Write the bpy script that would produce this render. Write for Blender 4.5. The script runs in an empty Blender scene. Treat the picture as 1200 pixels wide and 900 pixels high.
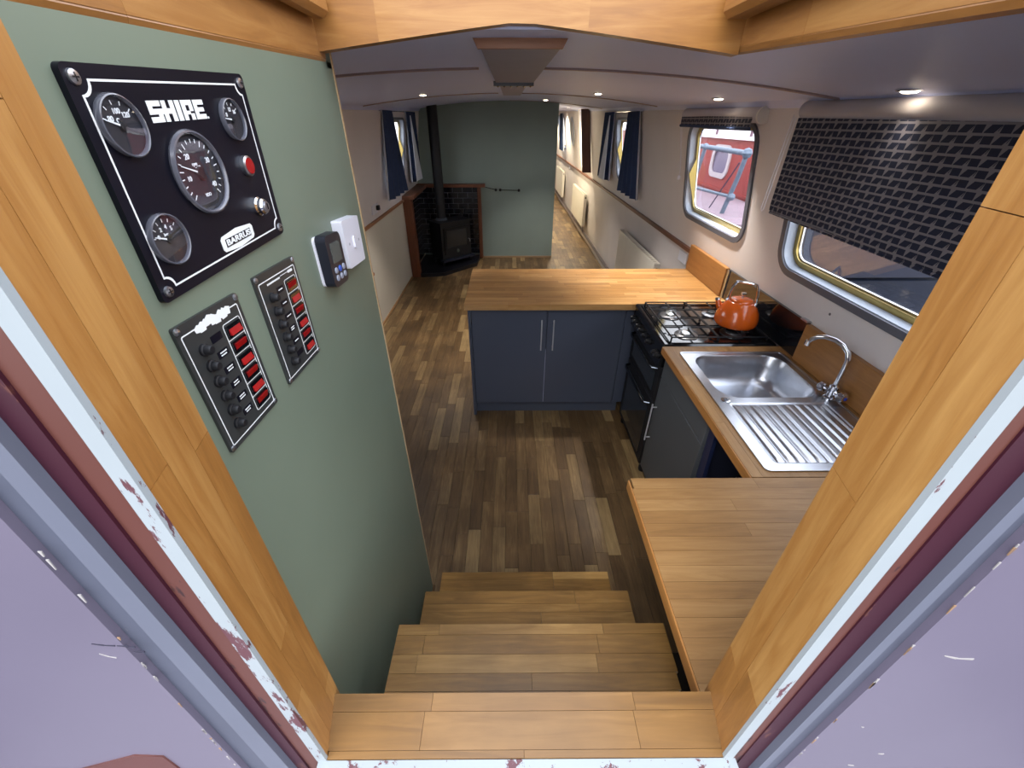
import bpy, math, random
from mathutils import Vector, Matrix
random.seed(7)
PI = math.pi
SC = bpy.context.scene
COL = SC.collection

# ---------------------------------------------------------------- camera
cam_d = bpy.data.cameras.new('camera')
cam_d.sensor_fit = 'HORIZONTAL'; cam_d.sensor_width = 36.0
cam_d.lens = 36.0 * 470.0 / 1200.0
cam_d.clip_start = 0.02; cam_d.clip_end = 200
cam = bpy.data.objects.new('camera', cam_d); COL.objects.link(cam)
cam.location = (0, 0, 1.85)
cam.rotation_euler = (math.radians(90 - 33.3), 0, math.radians(-0.3))
SC.camera = cam
# ---------------------------------------------------------------- world: pale overcast sky
w = bpy.data.worlds.new('sky'); SC.world = w; w.use_nodes = True
nt = w.node_tree; nt.nodes.clear()
bg = nt.nodes.new('ShaderNodeBackground'); wo = nt.nodes.new('ShaderNodeOutputWorld')
tc = nt.nodes.new('ShaderNodeTexCoord'); sp = nt.nodes.new('ShaderNodeSeparateXYZ')
rp = nt.nodes.new('ShaderNodeValToRGB')
rp.color_ramp.elements[0].position = 0.0; rp.color_ramp.elements[0].color = (0.88, 0.88, 0.89, 1)
rp.color_ramp.elements[1].position = 0.8; rp.color_ramp.elements[1].color = (0.78, 0.84, 0.97, 1)
nt.links.new(tc.outputs['Generated'], sp.inputs[0]); nt.links.new(sp.outputs['Z'], rp.inputs[0])
nt.links.new(rp.outputs[0], bg.inputs[0]); nt.links.new(bg.outputs[0], wo.inputs[0])
bg.inputs[1].default_value = 1.25
# soft high sun behind thin cloud
sd = bpy.data.lights.new('sun', 'SUN'); sd.energy = 0.5; sd.angle = math.radians(40); sd.color = (1.0, 0.95, 0.88)
so = bpy.data.objects.new('sun', sd); COL.objects.link(so)
so.rotation_euler = (math.radians(38), 0, math.radians(-28))
# ---------------------------------------------------------------- exposure
SC.view_settings.view_transform = 'Standard'; SC.view_settings.look = 'None'
SC.view_settings.gamma = 1.0; SC.view_settings.use_curve_mapping = False
SC.view_settings.exposure = 1.95

# ================================================================ helpers
def lin(c):
    return tuple(((v/255)/12.92 if v/255 <= 0.04045 else ((v/255+0.055)/1.055)**2.4) for v in c)
MATS = {}
def mat(name, rgb, rough=0.5, metal=0.0, var=0.06, scale=8.0, bump=0.0, coat=0.0, emit=None, es=0.0, spec=0.5):
    if name in MATS: return MATS[name]
    m = bpy.data.materials.new(name); m.use_nodes = True; MATS[name] = m
    n = m.node_tree.nodes; l = m.node_tree.links; b = n['Principled BSDF']
    c = lin(rgb)
    t = n.new('ShaderNodeTexCoord'); no = n.new('ShaderNodeTexNoise'); no.inputs['Scale'].default_value = scale
    no.inputs['Detail'].default_value = 5
    r = n.new('ShaderNodeValToRGB')
    r.color_ramp.elements[0].position = 0.3; r.color_ramp.elements[1].position = 0.7
    r.color_ramp.elements[0].color = tuple(max(0, x*(1-var)) for x in c)+(1,)
    r.color_ramp.elements[1].color = tuple(min(1, x*(1+var)) for x in c)+(1,)
    l.new(t.outputs['Object'], no.inputs['Vector']); l.new(no.outputs['Fac'], r.inputs[0])
    l.new(r.outputs[0], b.inputs['Base Color'])
    b.inputs['Roughness'].default_value = rough; b.inputs['Metallic'].default_value = metal
    b.inputs['Specular IOR Level'].default_value = spec
    if coat: b.inputs['Coat Weight'].default_value = coat; b.inputs['Coat Roughness'].default_value = 0.08
    if bump:
        bp = n.new('ShaderNodeBump'); bp.inputs['Strength'].default_value = bump; bp.inputs['Distance'].default_value = 0.004
        l.new(no.outputs['Fac'], bp.inputs['Height']); l.new(bp.outputs[0], b.inputs['Normal'])
    if emit: b.inputs['Emission Color'].default_value = lin(emit)+(1,); b.inputs['Emission Strength'].default_value = es
    return m
def wood(name, dark, mid, light, axis, rough=0.42, grain=26.0, coat=0.0, dirt=0.0):
    """timber: tone attribute picks the board colour, noise stretched along the board draws the grain"""
    if name in MATS: return MATS[name]
    m = bpy.data.materials.new(name); m.use_nodes = True; MATS[name] = m
    n = m.node_tree.nodes; l = m.node_tree.links; b = n['Principled BSDF']
    t = n.new('ShaderNodeTexCoord'); at = n.new('ShaderNodeAttribute'); at.attribute_name = 'tone'
    mul = n.new('ShaderNodeMath'); mul.operation = 'MULTIPLY'; mul.inputs[1].default_value = 61.7
    l.new(at.outputs['Fac'], mul.inputs[0])
    add = n.new('ShaderNodeVectorMath'); add.operation = 'ADD'
    l.new(t.outputs['Object'], add.inputs[0]); l.new(mul.outputs[0], add.inputs[1])
    mp = n.new('ShaderNodeMapping'); s = [grain]*3; s[axis] = grain*0.09; mp.inputs['Scale'].default_value = s
    l.new(add.outputs[0], mp.inputs['Vector'])
    n1 = n.new('ShaderNodeTexNoise'); n1.inputs['Scale'].default_value = 2.2; n1.inputs['Detail'].default_value = 8
    n1.inputs['Roughness'].default_value = 0.62; n1.inputs['Distortion'].default_value = 0.9
    l.new(mp.outputs[0], n1.inputs['Vector'])
    n2 = n.new('ShaderNodeTexNoise'); n2.inputs['Scale'].default_value = 0.35; n2.inputs['Detail'].default_value = 3
    n2.inputs['Distortion'].default_value = 1.6
    l.new(mp.outputs[0], n2.inputs['Vector'])
    r = n.new('ShaderNodeValToRGB'); e = r.color_ramp.elements
    e[0].position = 0.0; e[0].color = lin(dark)+(1,); e[1].position = 1.0; e[1].color = lin(light)+(1,)
    k = e.new(0.5); k.color = lin(mid)+(1,)
    a = n.new('ShaderNodeMath'); a.operation = 'MULTIPLY_ADD'; a.inputs[1].default_value = 0.85
    l.new(n1.outputs['Fac'], a.inputs[0])
    a2 = n.new('ShaderNodeMath'); a2.operation = 'MULTIPLY_ADD'; a2.inputs[1].default_value = 0.5; a2.inputs[2].default_value = -0.675
    l.new(n2.outputs['Fac'], a2.inputs[0]); l.new(a2.outputs[0], a.inputs[2])
    a3 = n.new('ShaderNodeMath'); a3.operation = 'ADD'
    l.new(a.outputs[0], a3.inputs[0]); l.new(at.outputs['Fac'], a3.inputs[1])
    l.new(a3.outputs[0], r.inputs[0])
    colout = r.outputs[0]
    if dirt:
        n3 = n.new('ShaderNodeTexNoise'); n3.inputs['Scale'].default_value = 3.1; n3.inputs['Detail'].default_value = 6
        geo = n.new('ShaderNodeNewGeometry'); l.new(geo.outputs['Position'], n3.inputs['Vector'])
        r3 = n.new('ShaderNodeValToRGB'); r3.color_ramp.elements[0].position = 0.42; r3.color_ramp.elements[1].position = 0.62
        r3.color_ramp.elements[0].color = (1-dirt,)*3+(1,); r3.color_ramp.elements[1].color = (1, 1, 1, 1)
        l.new(n3.outputs['Fac'], r3.inputs[0])
        mx = n.new('ShaderNodeMix'); mx.data_type = 'RGBA'; mx.blend_type = 'MULTIPLY'; mx.inputs[0].default_value = 1
        l.new(r.outputs[0], mx.inputs[6]); l.new(r3.outputs[0], mx.inputs[7]); colout = mx.outputs[2]
    l.new(colout, b.inputs['Base Color']); b.inputs['Roughness'].default_value = rough
    if coat: b.inputs['Coat Weight'].default_value = coat; b.inputs['Coat Roughness'].default_value = 0.15
    bp = n.new('ShaderNodeBump'); bp.inputs['Strength'].default_value = 0.12; bp.inputs['Distance'].default_value = 0.002
    l.new(n1.outputs['Fac'], bp.inputs['Height']); l.new(bp.outputs[0], b.inputs['Normal'])
    return m
def chipped(name, rgb, under, scale=30, amount=0.36, rough=0.5, stretch=(1, 1, .25)):
    """old paint with chips through to another colour"""
    if name in MATS: return MATS[name]
    m = mat(name, rgb, rough, var=0.05, scale=5, bump=0.1)
    n = m.node_tree.nodes; l = m.node_tree.links; b = n['Principled BSDF']
    src = b.inputs['Base Color'].links[0].from_socket
    geo = n.new('ShaderNodeNewGeometry'); mp = n.new('ShaderNodeMapping'); mp.inputs['Scale'].default_value = stretch
    l.new(geo.outputs['Position'], mp.inputs[0])
    no = n.new('ShaderNodeTexNoise'); no.inputs['Scale'].default_value = scale; no.inputs['Detail'].default_value = 7
    no.inputs['Roughness'].default_value = 0.7; l.new(mp.outputs[0], no.inputs['Vector'])
    r = n.new('ShaderNodeValToRGB'); r.color_ramp.elements[0].position = amount; r.color_ramp.elements[1].position = amount+0.015
    r.color_ramp.elements[0].color = (1, 1, 1, 1); r.color_ramp.elements[1].color = (0, 0, 0, 1)
    l.new(no.outputs['Fac'], r.inputs[0])
    mx = n.new('ShaderNodeMix'); mx.data_type = 'RGBA'; l.new(r.outputs[0], mx.inputs[0]); l.new(src, mx.inputs[6])
    mx.inputs[7].default_value = lin(under)+(1,); l.new(mx.outputs[2], b.inputs['Base Color'])
    return m
def glass(name, tint=(1, 1, 1), gloss=0.22):
    if name in MATS: return MATS[name]
    m = bpy.data.materials.new(name); m.use_nodes = True; MATS[name] = m
    n = m.node_tree.nodes; l = m.node_tree.links; n.clear()
    o = n.new('ShaderNodeOutputMaterial'); tr = n.new('ShaderNodeBsdfTransparent'); tr.inputs[0].default_value = tint+(1,)
    g = n.new('ShaderNodeBsdfGlossy'); g.inputs['Roughness'].default_value = 0.02
    f = n.new('ShaderNodeFresnel'); f.inputs[0].default_value = 1.5
    k = n.new('ShaderNodeMath'); k.operation = 'MULTIPLY'; k.inputs[1].default_value = gloss
    mx = n.new('ShaderNodeMixShader'); l.new(f.outputs[0], k.inputs[0]); l.new(k.outputs[0], mx.inputs[0])
    l.new(tr.outputs[0], mx.inputs[1]); l.new(g.outputs[0], mx.inputs[2]); l.new(mx.outputs[0], o.inputs[0])
    return m

def wloc(o):
    v = Vector((0, 0, 0))
    while o: v += Vector(o.location); o = o.parent
    return v
def link(name, me, m, parent=None, smooth=False, angle=35):
    xs = [v.co for v in me.vertices]
    lo = Vector((min(c.x for c in xs), min(c.y for c in xs), min(c.z for c in xs)))
    hi = Vector((max(c.x for c in xs), max(c.y for c in xs), max(c.z for c in xs)))
    c = Vector(((lo.x+hi.x)/2, (lo.y+hi.y)/2, lo.z))
    me.transform(Matrix.Translation(-c))
    o = bpy.data.objects.new(name, me); COL.objects.link(o)
    o.location = c - wloc(parent)
    if parent: o.parent = parent
    if not me.materials: me.materials.append(m)
    if smooth:
        me.shade_smooth()
        try: me.set_sharp_from_angle(angle=math.radians(angle))
        except Exception: pass
    return o
class MB:
    def __init__(s): s.v = []; s.f = []; s.t = []
    def add(s, v, f, tone=0.5):
        b = len(s.v); s.v += [tuple(p) for p in v]; s.f += [tuple(i+b for i in q) for q in f]; s.t += [tone]*len(v); return s
    def box(s, x0, x1, y0, y1, z0, z1, tone=0.5):
        return s.add([(x0,y0,z0),(x1,y0,z0),(x1,y1,z0),(x0,y1,z0),(x0,y0,z1),(x1,y0,z1),(x1,y1,z1),(x0,y1,z1)],
              [(3,2,1,0),(4,5,6,7),(0,1,5,4),(1,2,6,5),(2,3,7,6),(3,0,4,7)], tone)
    def hexa(s, p, tone=0.5):   # 8 points, bottom loop then top loop
        return s.add(p, [(3,2,1,0),(4,5,6,7),(0,1,5,4),(1,2,6,5),(2,3,7,6),(3,0,4,7)], tone)
    def cbox(s, x0, x1, y0, y1, z0, z1, c=0.003, tone=0.5):   # box with all edges chamfered
        v = []; f = []
        for sx in (0, 1):
            for sy in (0, 1):
                for sz in (0, 1):
                    X = (x0, x1)[sx]; Yv = (y0, y1)[sy]; Zv = (z0, z1)[sz]
                    dx = (c, -c)[sx]; dy = (c, -c)[sy]; dz = (c, -c)[sz]
                    v += [(X, Yv+dy, Zv+dz), (X+dx, Yv, Zv+dz), (X+dx, Yv+dy, Zv)]
        I = lambda sx, sy, sz, a: (sx*4+sy*2+sz)*3+a
        for k in (0, 1):
            f.append((I(k,0,0,0), I(k,1,0,0), I(k,1,1,0), I(k,0,1,0))); f.append((I(0,k,0,1), I(1,k,0,1), I(1,k,1,1), I(0,k,1,1)))
            f.append((I(0,0,k,2), I(1,0,k,2), I(1,1,k,2), I(0,1,k,2)))
            for j in (0, 1):
                f.append((I(k,j,0,0), I(k,j,1,0), I(k,j,1,1), I(k,j,0,1)))
                f.append((I(k,0,j,0), I(k,1,j,0), I(k,1,j,2), I(k,0,j,2)))
                f.append((I(0,k,j,1), I(1,k,j,1), I(1,k,j,2), I(0,k,j,2)))
                for q in (0, 1): f.append((I(k,j,q,0), I(k,j,q,1), I(k,j,q,2)))
        s.add(v, f, tone); s.fix = True; return s
    def tube(s, pts, r, n=10, cap=True, tone=0.5):
        pts = [Vector(p) for p in pts]; rs = r if isinstance(r, (list, tuple)) else [r]*len(pts)
        base = len(s.v); ref = None
        for i, p in enumerate(pts):
            d = (pts[min(i+1, len(pts)-1)]-pts[max(i-1, 0)]).normalized()
            if ref is None: ref = d.orthogonal().normalized()
            ref = (ref - d*ref.dot(d)).normalized(); b2 = d.cross(ref)
            for k in range(n):
                a = 2*PI*k/n; s.v.append(tuple(p+(ref*math.cos(a)+b2*math.sin(a))*rs[i])); s.t.append(tone)
        for i in range(len(pts)-1):
            for k in range(n):
                a = base+i*n+k; b = base+i*n+(k+1) % n; s.f.append((a, b, b+n, a+n))
        if cap:
            s.f.append(tuple(base+k for k in range(n))[::-1]); s.f.append(tuple(base+(len(pts)-1)*n+k for k in range(n)))
        return s
    def lathe(s, prof, o, axis=(0,0,1), n=24, tone=0.5, cap=True):
        ax = Vector(axis).normalized(); a = ax.orthogonal().normalized(); b = ax.cross(a); o = Vector(o); base = len(s.v)
        for (r, h) in prof:
            for k in range(n):
                t = 2*PI*k/n; s.v.append(tuple(o+ax*h+(a*math.cos(t)+b*math.sin(t))*max(r, 1e-5))); s.t.append(tone)
        for i in range(len(prof)-1):
            for k in range(n):
                p = base+i*n+k; q = base+i*n+(k+1) % n; s.f.append((p, q, q+n, p+n))
        if cap: s.f.append(tuple(base+k for k in range(n))[::-1]); s.f.append(tuple(base+(len(prof)-1)*n+k for k in range(n)))
        return s
    def mesh(s, name):
        me = bpy.data.meshes.new(name); me.from_pydata(s.v, [], s.f)
        at = me.attributes.new('tone', 'FLOAT', 'POINT'); at.data.foreach_set('value', s.t)
        import bmesh
        bm = bmesh.new(); bm.from_mesh(me); bmesh.ops.recalc_face_normals(bm, faces=bm.faces); bm.to_mesh(me); bm.free()
        return me
    def build(s, name, m, parent=None, smooth=False, angle=35): return link(name, s.mesh(name), m, parent, smooth, angle)
def rrect(x0, x1, y0, y1, r, n=7):
    if r <= 0: return [(x0,y0),(x1,y0),(x1,y1),(x0,y1)]
    p = []
    for cx, cy, a0 in ((x1-r,y0+r,-90),(x1-r,y1-r,0),(x0+r,y1-r,90),(x0+r,y0+r,180)):
        for k in range(n+1):
            a = math.radians(a0+90*k/n); p.append((cx+r*math.cos(a), cy+r*math.sin(a)))
    return p
def circ(cx, cy, r, n=32): return [(cx+r*math.cos(2*PI*k/n), cy+r*math.sin(2*PI*k/n)) for k in range(n)]
def plate_mesh(loops, t, O, U, V, w0=0.0, tone=0.5):
    """flat plate with holes: loops in (u,v); occupies w0..w0+t along U x V"""
    cu = bpy.data.curves.new('plate', 'CURVE'); cu.dimensions = '2D'; cu.fill_mode = 'BOTH'; cu.extrude = t/2
    for lp in loops:
        s = cu.splines.new('POLY'); s.points.add(len(lp)-1)
        for i, (a, b) in enumerate(lp): s.points[i].co = (a, b, 0, 1)
        s.use_cyclic_u = True
    ob = bpy.data.objects.new('plate', cu); me = bpy.data.meshes.new_from_object(ob)
    bpy.data.objects.remove(ob); bpy.data.curves.remove(cu)
    O = Vector(O); U = Vector(U); V = Vector(V); N = U.cross(V)
    M = Matrix(((U.x, V.x, N.x, O.x), (U.y, V.y, N.y, O.y), (U.z, V.z, N.z, O.z), (0, 0, 0, 1)))
    me.transform(Matrix.Translation((0, 0, w0+t/2))); me.transform(M)
    at = me.attributes.get('tone') or me.attributes.new('tone', 'FLOAT', 'POINT')
    at.data.foreach_set('value', [tone]*len(me.vertices))
    return me
def plate(name, loops, t, O, U, V, m, parent=None, w0=0.0, tone=0.5):
    return link(name, plate_mesh(loops, t, O, U, V, w0, tone), m, parent)
def text(name, s, size, O, U, V, m, parent, bold=0.0, depth=0.0006, sx=1.0, font=None):
    cu = bpy.data.curves.new('text', 'FONT'); cu.body = s; cu.size = size; cu.align_x = 'CENTER'; cu.align_y = 'CENTER'
    cu.extrude = depth/2; cu.offset = bold
    ob = bpy.data.objects.new('text', cu); me = bpy.data.meshes.new_from_object(ob)
    bpy.data.objects.remove(ob); bpy.data.curves.remove(cu)
    O = Vector(O); U = Vector(U)*sx; V = Vector(V); N = Vector(U).normalized().cross(V.normalized())
    M = Matrix(((U.x, V.x, N.x, O.x), (U.y, V.y, N.y, O.y), (U.z, V.z, N.z, O.z), (0, 0, 0, 1)))
    me.transform(M); me.materials.clear()
    return link(name, me, m, parent)
def thing(name, loc, label, cat, group=None):
    o = bpy.data.objects.new(name, None); COL.objects.link(o); o.location = loc; o.empty_display_size = 0.05
    o['label'] = label; o['category'] = cat
    if group: o['group'] = group
    return o
def tag(o, label, cat, group=None):
    o['label'] = label; o['category'] = cat
    if group: o['group'] = group
    return o
def structure(o, label=None, cat='structure'):
    o['kind'] = 'structure'
    if label: o['label'] = label; o['category'] = cat
    return o
def sempty(name, loc, label, cat):
    o = bpy.data.objects.new(name, None); COL.objects.link(o); o.location = loc; o.empty_display_size = 0.05
    return structure(o, label, cat)
def rows(a, b, n):      # cut a..b into n equal rows
    return [(a+(b-a)*i/n, a+(b-a)*(i+1)/n) for i in range(n)]
def lengths(a, b, lo, hi, rnd):
    out = []; p = a - rnd.random()*lo*0.7
    while p < b:
        q = p + rnd.uniform(lo, hi)
        s, e = max(p, a), min(q, b)
        if b - e < 0.06: e = b; q = b+1
        if e-s > 0.03: out.append((s, e))
        elif out: out[-1] = (out[-1][0], e)
        p = q
    out[0] = (a, out[0][1]); return out

# ---------------------------------------------------------------- materials
OAK = ((92,56,22),(152,104,50),(186,142,82))
WT = ((126,86,44),(178,132,78),(212,170,112))
CT = ((112,78,42),(156,116,68),(188,148,96))
oakX = wood('oak_across', *OAK, 0, coat=0.2); oakY = wood('oak_along', *OAK, 1, coat=0.2); oakZ = wood('oak_upright', *OAK, 2, coat=0.2, grain=34)
thrX = wood('threshold_oak', (74,50,22), (120,86,42), (148,112,64), 0, dirt=0.3, coat=.1)
stepX = wood('step_timber', (84,56,24), (150,110,54), (200,158,94), 0, dirt=0.35)
wtX = wood('worktop_across', *WT, 0, rough=0.35, coat=0.15); wtY = wood('worktop_along', *WT, 1, rough=0.35, coat=0.15)
ctX = wood('worn_worktop_across', *CT, 0, rough=0.45, dirt=0.1); ctY = wood('worn_worktop_along', *CT, 1, rough=0.45, dirt=0.1)
floorY = wood('floor_plank_along', (68,50,32), (118,92,60), (176,148,102), 1, rough=0.42, grain=30, dirt=0.3)
redwood = wood('brown_timber', (70,36,20), (110,62,38), (140,84,54), 2, grain=22)
redwoodY = wood('brown_timber_along', (76,44,30), (118,76,56), (140,96,74), 1, grain=22)
white = mat('painted_wall_white', (222,216,214), 0.6, var=0.03, scale=3)
creamp = mat('painted_wall_cream', (218,212,196), 0.6, var=0.03, scale=3)
ceilm = mat('ceiling_panel', (206,214,250), 0.45, var=0.02, scale=2)
green = mat('sage_green_paint', (112,124,108), 0.42, var=0.04, scale=4, bump=0.05)
greend = mat('dull_green_paint', (142,158,150), 0.5, var=0.05, scale=2)
blk = mat('gloss_black_enamel', (12,13,17), 0.12, var=0.1, coat=0.6)
blkm = mat('matt_black_iron', (16,17,22), 0.55, var=0.2)
blkt = mat('black_tile', (22,24,36), 0.2, var=0.25, coat=0.3)
grout = mat('grey_grout', (186,188,194), 0.9)
cab = mat('cabinet_blue_grey', (80,87,104), 0.35, var=0.03, scale=2, coat=0.15)
cabg = mat('cabinet_grey', (84,87,90), 0.4, var=0.03, scale=2)
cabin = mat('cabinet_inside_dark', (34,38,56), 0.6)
steel = mat('brushed_steel', (190,194,202), 0.30, metal=1.0, var=0.05, scale=30)
chrome = mat('chrome', (225,227,232), 0.07, metal=1.0, var=0.02)
gold = mat('brass_anodised', (176,154,92), 0.3, metal=0.85, var=0.05)
greyt = mat('grey_window_trim', (96,98,108), 0.45)
reveal = mat('window_reveal_pale', (190,200,214), 0.4)
orange = mat('orange_enamel', (208,92,24), 0.2, var=0.04, coat=0.5)
navy = mat('navy_curtain', (40,58,94), 0.85, var=0.12, scale=30)
lining = mat('curtain_lining', (214,220,232), 0.8)
plast = mat('white_plastic', (226,226,236), 0.35, var=0.01)
radm = mat('radiator_enamel', (240,236,224), 0.35, var=0.02)
panelm = mat('panel_black', (11,12,24), 0.38, var=0.2, coat=0.0, spec=.25)
panelg = mat('panel_charcoal', (52,54,54), 0.35, var=0.15)
ink = mat('white_print', (232,236,236), 0.5, var=0.02)
redp = mat('red_switch', (150,12,14), 0.3, var=0.1)
lilac = mat('lilac_paint', (98,92,108), 0.42, var=0.05, scale=2.5, bump=0.06)
greyp = chipped('grey_steel_paint', (90,94,108), (160,150,134), 26, 0.33)
greyp2 = chipped('grey_steel_paint_dark', (72,76,90), (160,150,140), 24, 0.33)
maroon = chipped('maroon_paint', (50,4,24), (80,42,36), 34, 0.36)
maroond = chipped('maroon_rust', (84,46,38), (50,26,26), 30, 0.40)
whitec = chipped('white_flaking_paint', (142,150,154), (86,50,56), 42, 0.405)
glassm = glass('window_glass'); gaugeg = glass('gauge_glass', (0.96, 0.97, 1.0), .08)
darkgap = mat('dark_joint', (30,22,16), 0.9)
spoth = mat('lamp_lens', (255,240,215), 0.4, emit=(255,236,205), es=5.0)

# ================================================================ SETTING
# ceiling profile shared by everything that meets it
def cz(x, y): return 1.985 + 0.0135*y - 0.06*x*x
CW = 0.06                     # cabin side thickness
RO = Vector((1.38, 0, 1.03)); T = math.sqrt(1+.15*.15)
RU = Vector((0, 1, 0)); RV = Vector((-.15/T, 0, 1/T))      # U x V = outward normal on the right side
LO = Vector((-1.37, 0, 1.0)); LU = Vector((0, -1, 0)); LV = Vector((.15/T, 0, 1/T))
YE = 14.4
def sv(z, z0=1.03): return (z-z0)*T

# floor: subfloor plus strips of wood
fl = MB().box(-1.5, 1.5, 0.3, YE, -0.05, -0.008).build('floor', darkgap); structure(fl, 'brown wooden strip floor of the cabin', 'floor')
rnd = random.Random(3)
pw = 0.066
def tone_floor(r):
    t = r.random()
    return 0.30+0.28*r.random() if t < .80 else 0.62+0.25*r.random()
far = MB(); cnt = 0
x = -1.415
while x < 1.45:
    for (a, b) in lengths(0.78, YE-0.02, 0.24, 0.62, rnd):
        tn = tone_floor(rnd)
        near = (a < 3.9 and -1.1 < x < 0.80) and not (b < 0.85) and cnt < 290
        dz = rnd.uniform(-0.0006, 0)
        if near:
            MB().cbox(x+.0004, x+pw-.0004, a+.0005, b-.0005, -0.009, dz, 0.0009, tn).build('floor_plank', floorY, fl); cnt += 1
        else:
            far.box(x+.0004, x+pw-.0004, a+.0005, b-.0005, -0.009, dz, tn)
    x += pw
o = far.build('floor_strips', floorY, fl); o['kind'] = 'stuff'
tr = MB().box(0.69, 1.40, 10.88, 10.92, 0.0005, 0.004).build('trim_1', redwoodY); structure(tr, 'dark threshold bar across the far corridor floor', 'trim')

# right side, below the gunwale and above it
structure(MB().hexa([(1.42,.3,0),(1.50,.3,0),(1.50,YE,0),(1.42,YE,0),(1.38,.3,1.03),(1.46,.3,1.03),(1.46,YE,1.03),(1.38,YE,1.03)]).build('wall_right', white), 'white panelled hull side below the wooden rail, right', 'wall')
win1 = (2.40, 3.30, sv(1.265), sv(1.83), .09)
win2 = (0.72, 1.99, sv(1.25), sv(1.83), .09)
win3 = (4.80, 5.60, sv(1.28), sv(1.86), .09)
win4 = (11.0, 12.3, sv(1.3), sv(1.95), .09)
hat = (7.75, 8.55, sv(1.12), sv(2.0), .01)
holes = [rrect(*win1), rrect(*win2), rrect(*win3), rrect(*win4), rrect(*hat), circ(9.62, sv(1.66), .23)]
structure(plate('wall_upper_right', [rrect(.3, YE, 0, sv(2.22), 0)]+holes, CW, RO, RU, RV, white), 'pale sloping cabin side above the wooden rail, right', 'wall')
# left side
def lv(z): return (z-1.0)*T
structure(MB().hexa([(-1.46,.3,0),(-1.38,.3,0),(-1.38,YE,0),(-1.46,YE,0),(-1.45,.3,1.0),(-1.37,.3,1.0),(-1.37,YE,1.0),(-1.45,YE,1.0)]).build('wall_left', creamp), 'cream hull side below the wooden rail, left', 'wall')
winL = (-5.64, -4.86, lv(1.25), lv(1.86), .09)
winL2 = (-12.2, -10.8, lv(1.3), lv(1.95), .09)
winL0 = (-3.3, -2.3, lv(1.25), lv(1.84), .09)
structure(plate('wall_upper_left', [rrect(-YE, -.3, 0, lv(2.2), 0), rrect(*winL), rrect(*winL2), rrect(*winL0)], CW, LO, LU, LV, white), 'pale sloping cabin side above the wooden rail, left', 'wall')
# far end wall
structure(MB().box(-1.5, 1.5, YE, YE+.05, 0, 2.3).build('wall_front', creamp), 'end wall at the far end of the corridor', 'wall')
# corridor partition (hidden side of the bathroom block) and green bulkhead
bk = MB(); n = 10
for i in range(n):
    xa = -1.36+(0.665+1.36)*i/n; xb = -1.36+(0.665+1.36)*(i+1)/n
    bk.hexa([(xa,6.56,0),(xb,6.56,0),(xb,6.60,0),(xa,6.60,0),(xa,6.56,cz(xa,6.56)+.01),(xb,6.56,cz(xb,6.56)+.01),(xb,6.60,cz(xb,6.56)+.01),(xa,6.60,cz(xa,6.56)+.01)])
structure(bk.build('wall_bulkhead', greend), 'dull green cross wall behind the stove', 'wall')
structure(MB().box(.625, .665, 6.60, 9.4, 0, 2.13).build('wall_corridor', creamp), 'cream partition along the corridor behind the green cross wall', 'wall')
structure(MB().box(-.50, .668, 6.548, 6.56, 0.0, 0.022).build('baseboard_bulkhead', mat('pale_batten', (168,140,108), .6)), 'thin timber strip along foot of green cross wall', 'baseboard')
structure(MB().box(.662, .668, 6.553, 6.56, 0.022, 2.05).build('trim_2', greend), 'edge strip of the green cross wall', 'trim')
# near green partition
g = MB().hexa([(-.40,.305,0),(-.37,.305,0),(-.37,1.063,0),(-.40,1.063,0),(-.40,.305,1.922),(-.37,.305,1.922),(-.37,1.063,1.951),(-.40,1.063,1.951)])
g.box(-.40,-.37,1.036,1.063,1.94,1.985)
structure(g.build('wall_partition', green), 'sage green partition wall beside the steps', 'wall')
structure(MB().box(-.402, -.3685, 1.063, 1.070, 0, 1.99).build('trim_3', mat('edge_strip_timber', (186,158,120), .6)), 'thin timber edging on the green partition wall', 'trim')
# ceiling slab
v = []; f = []; Xs = [-1.36+2.72*i/24 for i in range(25)]; Ys = [1.035, 4, 7, 10, YE]
def slab(xs, ys):
    m = MB(); nx = len(xs)
    for lift in (0, .05):
        for yv in ys:
            for xv in xs: m.v.append((xv, yv, cz(xv, yv)+lift)); m.t.append(.5)
    L = nx*len(ys)
    for j in range(len(ys)-1):
        for i in range(nx-1):
            a = j*nx+i; m.f += [(a, a+1, a+nx+1, a+nx), (L+a, L+a+nx, L+a+nx+1, L+a+1)]
    for i in range(nx-1):
        a = i; m.f.append((a, L+a, L+a+1, a+1)); a = (len(ys)-1)*nx+i; m.f.append((a, a+1, L+a+1, L+a))
    for j in range(len(ys)-1):
        a = j*nx; m.f.append((a, a+nx, L+a+nx, L+a)); a = j*nx+nx-1; m.f.append((a, L+a, L+a+nx, a+nx))
    return m
cl = slab(Xs, Ys).build('ceiling', ceilm, None, True); structure(cl, 'pale cambered ceiling lining of the cabin', 'ceiling')
structure(slab([-1.36, -1.1, -.8, -.5, -.405], [.25, 1.035]).build('ceiling_left_of_hatch', ceilm), 'ceiling lining left of the open hatch', 'ceiling')
structure(slab([.482, .6, .8, 1.1, 1.36], [.25, 1.035]).build('ceiling_right_of_hatch', ceilm), 'ceiling lining right of the open hatch', 'ceiling')
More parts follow.
